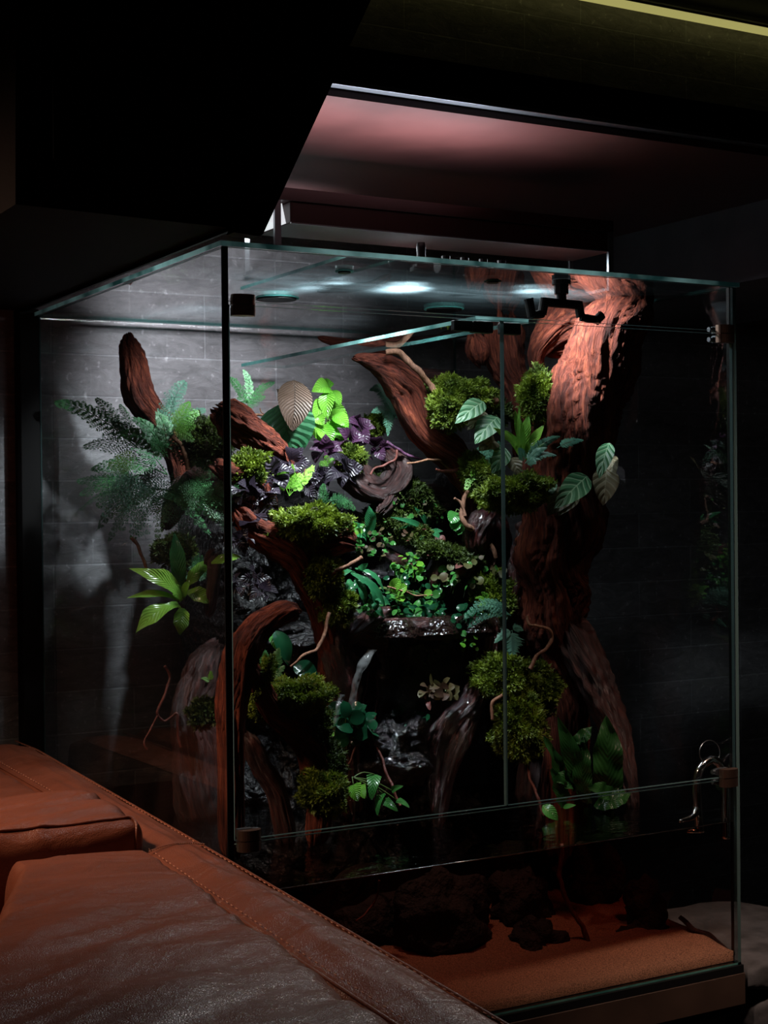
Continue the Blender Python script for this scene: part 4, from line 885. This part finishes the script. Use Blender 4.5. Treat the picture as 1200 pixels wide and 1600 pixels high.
# wet film on the lip
V = []; Fc = []; pa, pb = P(565, 966, .44), P(765, 966, .44); zp = float(P(650, 966, .44)[2])
for i in range(121):
    for j in range(61):
        x_ = pa[0]+(pb[0]-pa[0])*i/120; y_ = .385+.17*j/60+.010*math.sin(i*.17); q = (x_, y_, 0)
        V.append((x_, y_, zp+.0035*nz(q, 60, 2)+.002*nz(q, 150, 5)-.030*max(0, 1-j/9)**2))
for i in range(120):
    for j in range(60): a = i*61+j; Fc.append((a, a+61, a+62, a+1))
x, nt, b = mat('wet_film'); b.inputs['Base Color'].default_value = (.012, .006, .005, 1); b.inputs['Roughness'].default_value = .10; b.inputs['Specular IOR Level'].default_value = 1
g = N(nt, 'ShaderNodeNewGeometry'); n = N(nt, 'ShaderNodeTexNoise'); n.inputs['Scale'].default_value = 75; n.inputs['Detail'].default_value = 2; nt.links.new(g.outputs['Position'], n.inputs['Vector']); bp = N(nt, 'ShaderNodeBump'); bp.inputs['Strength'].default_value = 1; bp.inputs['Distance'].default_value = .012; nt.links.new(n.outputs['Fac'], bp.inputs['Height']); nt.links.new(bp.outputs[0], b.inputs['Normal'])
tag(build('stream_pool', V, Fc, x), 'small rippling pool of water spilling over the wet log', 'water', kind='stuff')

# ================= moss =================
MO = [((720, 618), .46, 46, 22, 'bright moss cushion on top of the central branch', 'moss', -.1, 3200),
      ((700, 640), .44, 26, 26, 'bright moss tuft hanging left under the pale twig', 'moss', 0, 1800),
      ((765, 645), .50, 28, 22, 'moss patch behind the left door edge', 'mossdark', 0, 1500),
      ((842, 620), .33, 24, 34, 'green moss tuft wedged between the post and trunk', 'moss', 0, 2200),
      ((805, 772), .28, 46, 24, 'moss shelf under the pale-veined leaves', 'moss', .1, 3000),
      ((742, 740), .47, 18, 28, 'small moss fern tuft on the end of the central branch', 'moss', .3, 1400),
      ((482, 822), .38, 52, 25, 'wide bright moss pad on the mossy elbow', 'moss', .12, 3600),
      ((503, 895), .38, 27, 28, 'round moss cushion on the elbow below the wide pad', 'moss', .2, 2400),
      ((525, 945), .39, 26, 24, 'lower moss tuft left of the strap leaves', 'moss', .6, 2000),
      ((385, 735), .46, 32, 22, 'moss on the wood at the left behind the door edge', 'moss', .5, 2000),
      ((545, 715), .56, 20, 17, 'small moss patch among the black leaves', 'moss', .2, 1300),
      ((585, 665), .62, 14, 13, 'moss crumb left of the silvery fern', 'moss', 0, 900),
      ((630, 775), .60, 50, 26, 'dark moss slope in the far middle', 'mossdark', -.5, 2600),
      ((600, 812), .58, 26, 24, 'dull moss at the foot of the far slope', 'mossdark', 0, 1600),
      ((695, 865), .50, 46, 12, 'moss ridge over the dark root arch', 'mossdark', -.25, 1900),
      ((770, 935), .44, 26, 32, 'moss column left of the door edge above the ferns', 'moss', 0, 2000),
      ((790, 1060), .36, 42, 32, 'upper mass of the hanging moss column', 'moss', 0, 3000),
      ((840, 1078), .36, 30, 34, 'right shoulder of the hanging moss column', 'moss', .2, 2600),
      ((812, 1135), .33, 34, 44, 'lower mass of the hanging moss column', 'moss', .1, 3200),
      ((452, 1092), .26, 58, 26, 'moss bank on the left stump above the dark hollow', 'moss', .25, 3600),
      ((412, 1060), .22, 10, 28, 'narrow moss strip along the stump edge', 'moss', -.4, 900),
      ((490, 1130), .27, 24, 30, 'moss sliding down beside the bright ivy leaves', 'mossdark', .4, 1700),
      ((508, 1195), .27, 24, 30, 'thin moss above the lowest moss cushion', 'mossdark', 0, 1600),
      ((505, 1238), .25, 32, 28, 'lowest moss cushion near the front water', 'moss', -.3, 2600),
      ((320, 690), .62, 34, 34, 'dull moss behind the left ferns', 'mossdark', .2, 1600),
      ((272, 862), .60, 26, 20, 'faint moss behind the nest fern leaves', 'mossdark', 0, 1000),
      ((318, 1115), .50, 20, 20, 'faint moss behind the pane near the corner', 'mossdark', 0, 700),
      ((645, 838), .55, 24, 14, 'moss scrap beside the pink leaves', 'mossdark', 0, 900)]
for c_, y_, rx, ry, lb, mm, ro, n_ in MO: moss(c_, y_, rx*1.05, ry*1.05, lb, int(n_*1.6), mm, -ro, dy=min(.05, max(.02, rx*.0009)), blade_px=8.5)

# ================= ferns =================
fern((262, 742, .80), [(84, 628, .93, 52, 215, 700, .86), (128, 700, .92, 60, 225, 715, .84), (150, 622, .90, 46, 200, 700, .84), (188, 632, .88, 40, 215, 700, .84), (175, 660, .86, 50), (118, 752, .92, 54, 215, 745, .86), (122, 775, .90, 66, 225, 750, .84), (150, 795, .88, 64, 230, 760, .82), (168, 850, .86, 56, 225, 775, .82), (140, 735, .90, 60)],
     'dark lacy fern spreading to the far left pane', npin=13, width=.4)
fern((215, 742, .72), [(228, 842, .62, 120, 215, 735, .66), (190, 835, .66, 74), (160, 812, .70, 70), (262, 820, .64, 80), (300, 868, .62, 66, 245, 775, .64), (280, 800, .62, 70)],
     'big drooping fern front with silvery green leaflets hanging down', 'ferngrey', npin=15, width=.5, droop=.2, tilt=.2)
fern((255, 765, .66), [(150, 830, .80, 60), (190, 800, .74, 60), (120, 800, .90, 56, 200, 770, .84), (205, 850, .66, 60), (245, 845, .62, 54), (320, 800, .56, 54), (330, 840, .54, 50), (300, 760, .60, 50), (345, 815, .50, 46)],
     'lower layer of lacy fern hanging under the big drooping fern', 'fern', npin=13, width=.45, droop=.15)
fern((262, 715, .64), [(208, 655, .66, 46), (246, 645, .66, 44), (188, 678, .70, 44), (235, 690, .62, 40)], 'round-lobed fern sprig in front of the driftwood horn', 'fern', npin=9, width=.5, leafl=1.4)
fern((262, 690, .66), [(290, 596, .66, 62), (250, 640, .66, 44), (272, 620, .68, 40), (322, 640, .64, 46)], 'pale grey-green fern standing right of the driftwood horn', 'ferngrey', npin=12, width=.5, tilt=.2)
fern((268, 672, .60), [(312, 645, .60, 46), (306, 668, .58, 44), (304, 690, .58, 38), (296, 628, .60, 36)], 'fresh green fern tuft at the foot of the driftwood horn', 'fernlight', npin=9, width=.6)
fern((200, 745, .62), [(200, 705, .62, 46), (168, 725, .64, 40), (182, 712, .62, 40)], 'small yellow-green fern crown glowing in the left ferns', 'fernlight', npin=8, width=.7)
fern((300, 745, .56), [(372, 800, .44, 66, 310, 760, .52), (358, 840, .44, 60, 325, 770, .5), (300, 800, .54, 54), (335, 790, .50, 56), (345, 740, .50, 44), (320, 720, .54, 40), (380, 775, .42, 50, 330, 760, .48)],
     'green lacy fern crossing behind the front corner of the tank', 'fern', npin=12)
fern((386, 640, .60), [(430, 598, .58, 30), (358, 590, .62, 26), (380, 578, .62, 22), (393, 615, .58, 26), (415, 620, .58, 22)], 'small fern on thin stems against the bright bricks', 'fern', npin=10, width=.5)
fern((620, 655, .62), [(577, 610, .58, 40), (580, 645, .56, 40), (605, 590, .62, 42), (618, 598, .62, 38), (640, 625, .60, 44), (606, 682, .54, 44), (635, 660, .56, 34)],
     'silvery green feather fern under the central branch', 'ferngrey', two=False, npin=24, width=.55, tilt=.15, droop=.25)
fern((640, 645, .60), [(672, 695, .54, 26), (690, 712, .53, 24, 655, 670, .56), (676, 712, .54, 22, 670, 690, .54)], 'trailing fern fronds below the central branch', 'fern', two=False, npin=20, width=.3, droop=.02)
fern((452, 775, .46), [(440, 735, .46, 30), (455, 726, .46, 30), (470, 740, .46, 30), (436, 728, .47, 22), (490, 728, .46, 22)], 'tiny bright fern on a long thin stem above the moss pad', 'fernlight', npin=6, width=.8)
fern((505, 800, .42), [(506, 756, .42, 24), (556, 798, .40, 34, 515, 782, .41), (545, 785, .41, 30, 513, 785, .41)], 'bright arching fern frond rising from the wide moss pad', 'fern', npin=10)
fern((512, 735, .50), [(500, 722, .50, 22), (522, 715, .50, 20), (508, 712, .50, 20)], 'bright fern speck in front of the purple leaves', 'fernlight', npin=6, width=1)
fern((490, 690, .58), [(490, 660, .58, 26), (478, 675, .57, 22), (520, 678, .57, 24), (505, 668, .57, 22)], 'blue-green fern sprig below the bright quilted bush', 'ferngrey', npin=8)
fern((790, 735, .40), [(745, 700, .40, 26), (752, 682, .41, 26), (778, 690, .40, 24)], 'blue-green fern left of the door gap', 'ferngrey', npin=9, width=.6)
fern((820, 725, 0.270), [(876, 682, 0.250, 30), (912, 688, 0.250, 26, 870, 700, 0.260), (838, 725, 0.240, 26), (870, 712, 0.240, 28), (855, 700, 0.250, 26), (810, 700, 0.250, 24)], 'blue-green fern with ladder-like leaflets in front of the trunk', 'ferngrey', two=False, npin=13, width=.5, leafl=1.3, tilt=.2)
fern((832, 748, 0.280), [(798, 752, 0.260, 26), (812, 735, 0.260, 20), (828, 735, 0.260, 20)], 'short fern frond just above the moss shelf', 'ferngrey', two=False, npin=9, width=.6, leafl=1.3)
fern((760, 715, .46), [(728, 768, .45, 26, 745, 735, .46), (735, 745, .45, 26), (765, 752, .45, 26), (748, 722, .45, 24)], 'light green fern tumbling off the central branch end', 'fernlight', npin=8, width=.5)
fern((798, 962, .38), [(724, 968, .38, 34), (745, 955, .38, 26), (730, 982, .38, 20), (780, 985, .38, 26)], 'mint green fern arching left over the wet root', 'ferngrey', npin=13, width=.4, droop=.25)
fern((800, 985, .36), [(800, 1040, .34, 46), (772, 1005, .36, 26), (818, 985, .36, 24)], 'mint green fern hanging down beside the door gap', 'ferngrey', two=False, npin=16, width=.6, leafl=1.1, tilt=.15)
fern((765, 945, .42), [(742, 935, .42, 16), (752, 925, .42, 18), (748, 948, .42, 16)], 'bright crinkled frond left of the moss column', 'fernlight', two=False, npin=8, width=.4)
fern((425, 1062, .30), [(408, 1020, .30, 40), (436, 1012, .30, 34), (445, 1040, .29, 24), (412, 1040, .30, 30), (402, 1000, .31, 24)], 'small dark fern in the hollow behind the hooked stump', 'fern', two=False, npin=10, width=.6, leafl=1.3)
fern((330, 1066, .30), [(314, 1060, .30, 16), (330, 1048, .30, 14)], 'tiny green frond seen just left of the front corner', 'fernlight', two=False, npin=8, width=.9)
fern((330, 905, .60), [(300, 880, .60, 50), (285, 850, .60, 46), (262, 900, .62, 40)], 'dim fern behind the bright nest fern', 'fern', npin=10)

# ================= leafy plants =================
leafy('nest_fern', (284, 940, .56), [
  (284, 935, 200, 888, .52, 22), (282, 925, 226, 890, .54, 18), (278, 938, 196, 935, .52, 12), (280, 945, 212, 990, .50, 30), (285, 950, 282, 992, .51, 24), (280, 925, 272, 832, .56, 24, 'strap'),
  (292, 925, 336, 940, .53, 24), (292, 915, 330, 875, .57, 20), (330, 880, 376, 870, .48, 14), (286, 935, 296, 905, .53, 12), (282, 940, 262, 912, .54, 20)],
  'bright green nest fern with strap leaves fixed on the left', 'nest', 'fern', 'strap', stems=False, wav=.10, wf=1.6, bend=.18, fold=.2, nseg=22, tilt=.2, part='frond')
leafy('nest_fern', (815, 722, 0.300), [
  (815, 715, 804, 640, 0.300, 15), (815, 712, 826, 648, 0.300, 18), (820, 715, 850, 664, 0.290, 16), (822, 718, 852, 690, 0.280, 12), (815, 715, 790, 672, 0.300, 14), (812, 716, 812, 632, 0.280, 6), (808, 700, 770, 668, 0.280, 12)],
  'bright nest fern growing in front of the trunk base moss', 'nest', 'fern', 'strap', stems=False, wav=.08, wf=1.4, bend=.1, nseg=18, tilt=.2, part='frond')
leafy('hart_tongue_fern', (935, 1262, 0.240), [
  (950, 1262, 948, 1118, 0.220, 46), (930, 1262, 985, 1240, 0.200, 30), (920, 1255, 872, 1120, 0.260, 30), (915, 1255, 910, 1150, 0.240, 30), (900, 1230, 862, 1215, 0.260, 28), (880, 1260, 850, 1150, 0.280, 22), (960, 1250, 918, 1228, 0.200, 26), (890, 1180, 925, 1135, 0.240, 22), (905, 1160, 912, 1160, 0.230, 16), (880, 1262, 862, 1200, 0.260, 24)],
  'large dim hart tongue fern with wavy leaves at the right', 'dimgreen', 'fern', 'strap', stems=False, wav=.14, wf=3.2, nseg=32, tilt=.2, part='frond')
leafy('strap_leaf_plant', (560, 905, .40), [
  (548, 895, 602, 948, .38, 13), (555, 888, 600, 925, .40, 12), (545, 905, 552, 940, .38, 14), (560, 905, 570, 945, .38, 13), (570, 900, 590, 955, .39, 12), (565, 900, 545, 925, .39, 12), (555, 895, 530, 905, .40, 10), (575, 930, 610, 945, .38, 12), (560, 890, 575, 880, .40, 10), (580, 940, 600, 965, .37, 10)],
  'glossy strap leaves drooping right of the lower moss tuft', 'strap', 'plant', 'strap', stems=False, bend=.2, wav=.05, nseg=14, tilt=.3)
leafy('strap_leaf_plant', (668, 835, .56), [
  (665, 830, 610, 808, .54, 10), (665, 832, 622, 828, .53, 11), (670, 828, 645, 790, .56, 10), (670, 828, 690, 842, .53, 10), (668, 830, 655, 845, .53, 9), (672, 825, 668, 795, .57, 10), (675, 830, 692, 830, .53, 8)],
  'dark green rosette of narrow leaves in the far middle', 'strap', 'plant', 'ovate', stems=False, bend=.15, tilt=.4)
leafy('strap_leaf_plant', (578, 850, .48), [
  (578, 835, 576, 790, .47, 18), (574, 840, 552, 815, .47, 12), (565, 828, 535, 822, .46, 10), (572, 845, 548, 835, .45, 12), (560, 830, 530, 802, .46, 8)],
  'wavy blue-green upright leaf right of the arching frond', 'strap', 'plant', 'strap', stems=False, wav=.1, wf=1.5)
leafy('heart_leaf_plant', (462, 705, .60), [
  (436, 632, 462, 718, .53, 92, 'heart'), (460, 594, 457, 674, .50, 56, 'brown'), (450, 624, 433, 612, .58, 16, 'brown'), (452, 628, 432, 608, .59, 18, 'brown'), (462, 616, 460, 600, .56, 12, 'brown')],
  'large dark heart leaf with a brown quilted leaf hanging before it', 'heart', 'plant', 'ovate', stem='stemdark', bend=.1, fold=.08, tilt=.08, up=.2, nseg=18)
leafy('curled_bud_plant', (466, 620, .56), [(466, 612, 460, 598, .55, 8), (466, 604, 472, 600, .55, 7)], 'pale curled bud above the brown quilted leaf', 'bright', 'plant', 'ovate', bend=.5)
leafy('quilted_bush', (512, 700, .60), [
  (515, 605, 487, 612, .58, 30), (512, 612, 512, 655, .56, 26), (518, 610, 532, 635, .58, 18), (505, 625, 488, 655, .57, 22), (495, 650, 506, 665, .55, 22), (520, 650, 545, 668, .56, 26), (515, 655, 540, 640, .58, 22), (510, 660, 545, 690, .57, 26), (500, 665, 520, 695, .57, 28), (505, 605, 522, 600, .60, 22), (515, 630, 545, 655, .60, 20), (490, 660, 500, 690, .58, 24), (525, 660, 535, 700, .58, 24)],
  'bright green quilted leafy bush against the bricks', 'bright', 'plant', 'ovate', bend=.15, fold=.25, tilt=.25, nseg=12)
P1 = []
def ring_leaves(cx, cy, y, n, rl, w, a0=0, a1=6.283, jit=.25, **k):
    out = []
    for i in range(n):
        a = a0+(a1-a0)*(i+random.uniform(-jit, jit))/n; r0 = rl*.12; r1 = rl*random.uniform(.75, 1.15)
        out.append((cx+math.cos(a)*r0, cy+math.sin(a)*r0*.8, cx+math.cos(a)*r1, cy+math.sin(a)*r1*.85, y+random.uniform(-.02, .02), w*random.uniform(.8, 1.2)))
    return out
for (cx, cy, y, n, rl, w, lb, mm) in [
    (425, 742, .44, 7, 36, 30, 'upper black-leaved plant with ribbed leaves left of the bright little fern', 'purple'),
    (412, 768, .43, 6, 30, 28, 'black ribbed leaves directly above the red wood elbow', 'purple'),
    (385, 772, .42, 6, 30, 26, 'black-leaved rosette beside the door edge', 'purple'),
    (400, 800, .41, 5, 34, 32, 'fan of ribbed black leaves touching the wide moss pad', 'purple'),
    (372, 805, .43, 6, 28, 26, 'low black leaves against the front corner', 'purple'),
    (455, 722, .48, 7, 30, 22, 'black leaves behind the bright little fern', 'purple'),
    (500, 745, .50, 7, 26, 20, 'spiky black leaf cluster in the centre left', 'purple'),
    (535, 735, .50, 8, 32, 22, 'black star-shaped leaf cluster below the moss patch', 'purple'),
    (510, 705, .56, 8, 28, 24, 'violet-black leaves under the quilted bush', 'violet'),
    (545, 690, .57, 8, 30, 24, 'violet-black crinkled rosette right of the quilted bush', 'violet'),
    (562, 672, .58, 7, 26, 22, 'top violet-black rosette against the bricks', 'violet'),
    (480, 760, .47, 6, 24, 24, 'shadowy black leaves above the wide moss pad', 'purple'),
    (590, 700, .60, 6, 26, 20, 'dark violet leaves beside the silvery fern', 'violet'),
    (498, 765, .48, 4, 18, 16, 'small black leaves with one shiny bud', 'purple'),
    (395, 905, .34, 6, 30, 18, 'black-leaved sprig in the shade under the elbow', 'purple'),
    (408, 922, .33, 5, 26, 18, 'lower shadowed black leaves above the hooked stump', 'purple'),
    (372, 915, .35, 5, 24, 16, 'black leaves hugging the front corner over the stump', 'purple'),
    (375, 845, .40, 6, 26, 20, 'black foliage under the red wood at the corner', 'purple')]:
    leafy('dark_leaf_plant', (cx, cy+14, y+.02), ring_leaves(cx, cy, y, n, rl, w), lb, mm, 'plant', 'ovate', stem='stemdark', stems=False, bend=.25, fold=.2, tilt=.5, up=.6, nseg=8)
leafy('pale_veined_vine', (800, 700, 0.360), [
  (756, 628, 711, 662, 0.350, 32), (778, 652, 742, 694, 0.340, 38), (760, 645, 730, 672, 0.360, 30, 'jewelb'), (775, 700, 740, 680, 0.360, 30, 'jewelb'), (775, 690, 748, 705, 0.360, 30, 'jewelb'), (790, 700, 768, 740, 0.350, 30), (800, 715, 812, 742, 0.340, 24, 'jewelb'), (780, 745, 765, 715, 0.360, 26)],
  'pale-veined creeping vine leaves left of the door gap', 'jewel', 'plant', 'ovate', stems=False, bend=.12, fold=.12, tilt=.15, nseg=14)
leafy('pale_veined_vine', (850, 770, 0.280), [
  (862, 748, 838, 795, 0.275, 34), (918, 744, 866, 795, 0.230, 42), (952, 692, 936, 748, 0.210, 28), (890, 765, 856, 806, 0.270, 40, 'jewelb'), (948, 730, 942, 790, 0.225, 42, 'jewelb'), (958, 712, 958, 750, 0.230, 22, 'jewelb'), (840, 750, 832, 765, 0.280, 20, 'jewelb'), (850, 762, 832, 745, 0.285, 24), (900, 770, 872, 806, 0.260, 26, 'jewelb')],
  'pale-veined vine leaves reaching right past the trunk', 'jewel', 'plant', 'ovate', stems=False, bend=.12, fold=.12, tilt=.12, nseg=14)
leafy('creeping_vine', (720, 800, .48), [(712, 800, 705, 818, .47, 22), (716, 812, 712, 830, .47, 22), (722, 820, 716, 836, .47, 16)], 'few round green leaves behind the forked twig', 'green', 'plant', 'round', tilt=.2)
leafy('ivy', (500, 1130, .28), [(510, 1145, 522, 1150, .27, 24), (503, 1160, 492, 1168, .27, 22), (508, 1162, 500, 1176, .26, 20), (500, 1178, 508, 1190, .26, 18), (495, 1135, 488, 1130, .28, 12), (520, 1200, 536, 1192, .26, 14), (518, 1205, 530, 1210, .26, 10)],
  'bright lobed leaves trailing down the left moss bank', 'bright', 'plant', 'heart', tilt=.3)
leafy('ivy', (552, 1215, .27), [(552, 1226, 560, 1252, .25, 30, 'bright'), (560, 1228, 570, 1248, .255, 22, 'bright'), (585, 1210, 580, 1250, .27, 24, 'green'), (598, 1240, 590, 1275, .26, 18, 'green'), (600, 1250, 622, 1268, .25, 16, 'green'), (612, 1235, 630, 1228, .27, 12, 'green'), (620, 1250, 640, 1262, .26, 12, 'green')],
  'green lobed leaves at the waterline in front of the diagonal root', 'green', 'plant', 'heart', tilt=.3)
leafy('water_leaf_plant', (860, 1262, .22), [(848, 1258, 872, 1282, .20, 20), (880, 1262, 900, 1258, .22, 8)], 'single green leaf touching the water right of the gap', 'green', 'plant', 'ovate', stems=False)
leafy('broad_leaf_plant', (455, 1030, .32), [(430, 985, 450, 1040, .33, 30, 'glossy'), (458, 1040, 498, 1062, .32, 34, 'glossy'), (425, 990, 436, 1020, .34, 20, 'green')], 'two broad dark leaves in the hollow behind the bent twig', 'glossy', 'plant', 'ovate', stems=False)
leafy('bronze_rosette', (700, 1095, .37), ring_leaves(695, 1080, .36, 11, 24, 16)+[(700, 1085, 718, 1072, .36, 14), (690, 1075, 673, 1052, .36, 8)], 'bronze and green rosette of spoon leaves on the wet root', 'rosette', 'plant', 'round', tilt=.35, bend=.2)
leafy('bronze_rosette', (672, 1100, .37), ring_leaves(668, 1082, .37, 8, 18, 12)+[(668, 1095, 672, 1110, .36, 8, 'pink')], 'smaller bronze rosette left of the spoon-leaved one', 'rosette', 'plant', 'round', tilt=.35, bend=.2)
leafy('bronze_rosette', (735, 890, .47), ring_leaves(728, 888, .46, 8, 18, 12)+[(745, 885, 760, 870, .46, 20, 'rosette'), (762, 890, 775, 872, .46, 20, 'rosette')], 'reddish spoon leaves under the dark root arch', 'pink', 'plant', 'round', tilt=.35, bend=.2)
cluster('glossy_leaf_plant', (552, 1130), .38, 32, 36, 26, 30, 'clump of large glossy dark leaves by the falling water', 'glossy', tilt=.45, up=.5)
cluster('glossy_leaf_plant', (640, 1125), .42, 28, 20, 16, 16, 'small glossy leaves right of the waterfall foot', 'glossy')
cluster('creeping_plant', (640, 930), .48, 60, 34, 90, 14, 'dark green round creeper over the stream rocks', 'green', mix='glossy')
cluster('creeping_plant', (665, 960), .45, 34, 18, 34, 18, 'larger glossy creeper leaves above the wet log', 'glossy', mix='green')
cluster('creeping_plant', (640, 885), .50, 26, 20, 50, 11, 'small emerald leaves in front of the central moss', 'green', mix='bright')
cluster('creeping_plant', (660, 840), .54, 36, 14, 60, 9, 'tiny pinkish leaves in the far middle', 'pink', mix='rosette', stem='stemdark')
cluster('creeping_plant', (700, 900), .46, 22, 16, 20, 14, 'round leaves beside the dark root arch', 'rosette', mix='green')
cluster('creeping_plant', (755, 900), .44, 32, 34, 40, 15, 'bronze round leaves left of the door edge', 'rosette', mix='green', stem='stemdark')
cluster('creeping_plant', (730, 965), .42, 30, 18, 22, 16, 'dark round leaves under the crinkled frond', 'glossy')
cluster('creeping_plant', (585, 850), .48, 34, 24, 46, 10, 'mixed tiny leaves around the cut wood stub', 'green', mix='rosette')
cluster('creeping_plant', (545, 825), .42, 24, 12, 24, 12, 'fresh leaves on the right end of the wide moss pad', 'bright', mix='green')
cluster('creeping_plant', (575, 955), .40, 26, 16, 26, 11, 'small leaves hanging under the strap leaves', 'green')
cluster('creeping_plant', (735, 1000), .41, 16, 22, 22, 10, 'small trailing leaves below the mint fern', 'bright', mix='green')
cluster('creeping_plant', (640, 800), .57, 60, 26, 70, 8, 'scattered tiny leaves over the far moss slope', 'green', mix='rosette')
leafy('shoot', (590, 920, .42), [(612, 924, 626, 905, .42, 20), (618, 928, 636, 915, .42, 18), (620, 932, 630, 940, .42, 16), (662, 930, 676, 925, .41, 12)], 'yellow-green shoot with round leaves over the stream', 'bright', 'plant', 'round', tilt=.2)
twig([(605, 918, .42), (630, 924, .415), (655, 932, .41), (676, 930, .41)], 1.4, 1.2, 'pale green runner crossing the stream leaves', 'twig', 'runner', 'stem')
twig([(476, 762, .46), (476, 740, .46), (478, 735, .46)], .9, .9, 'thin grey stalk under the tiny bright fern', 'twig', 'stalk', 'stem')
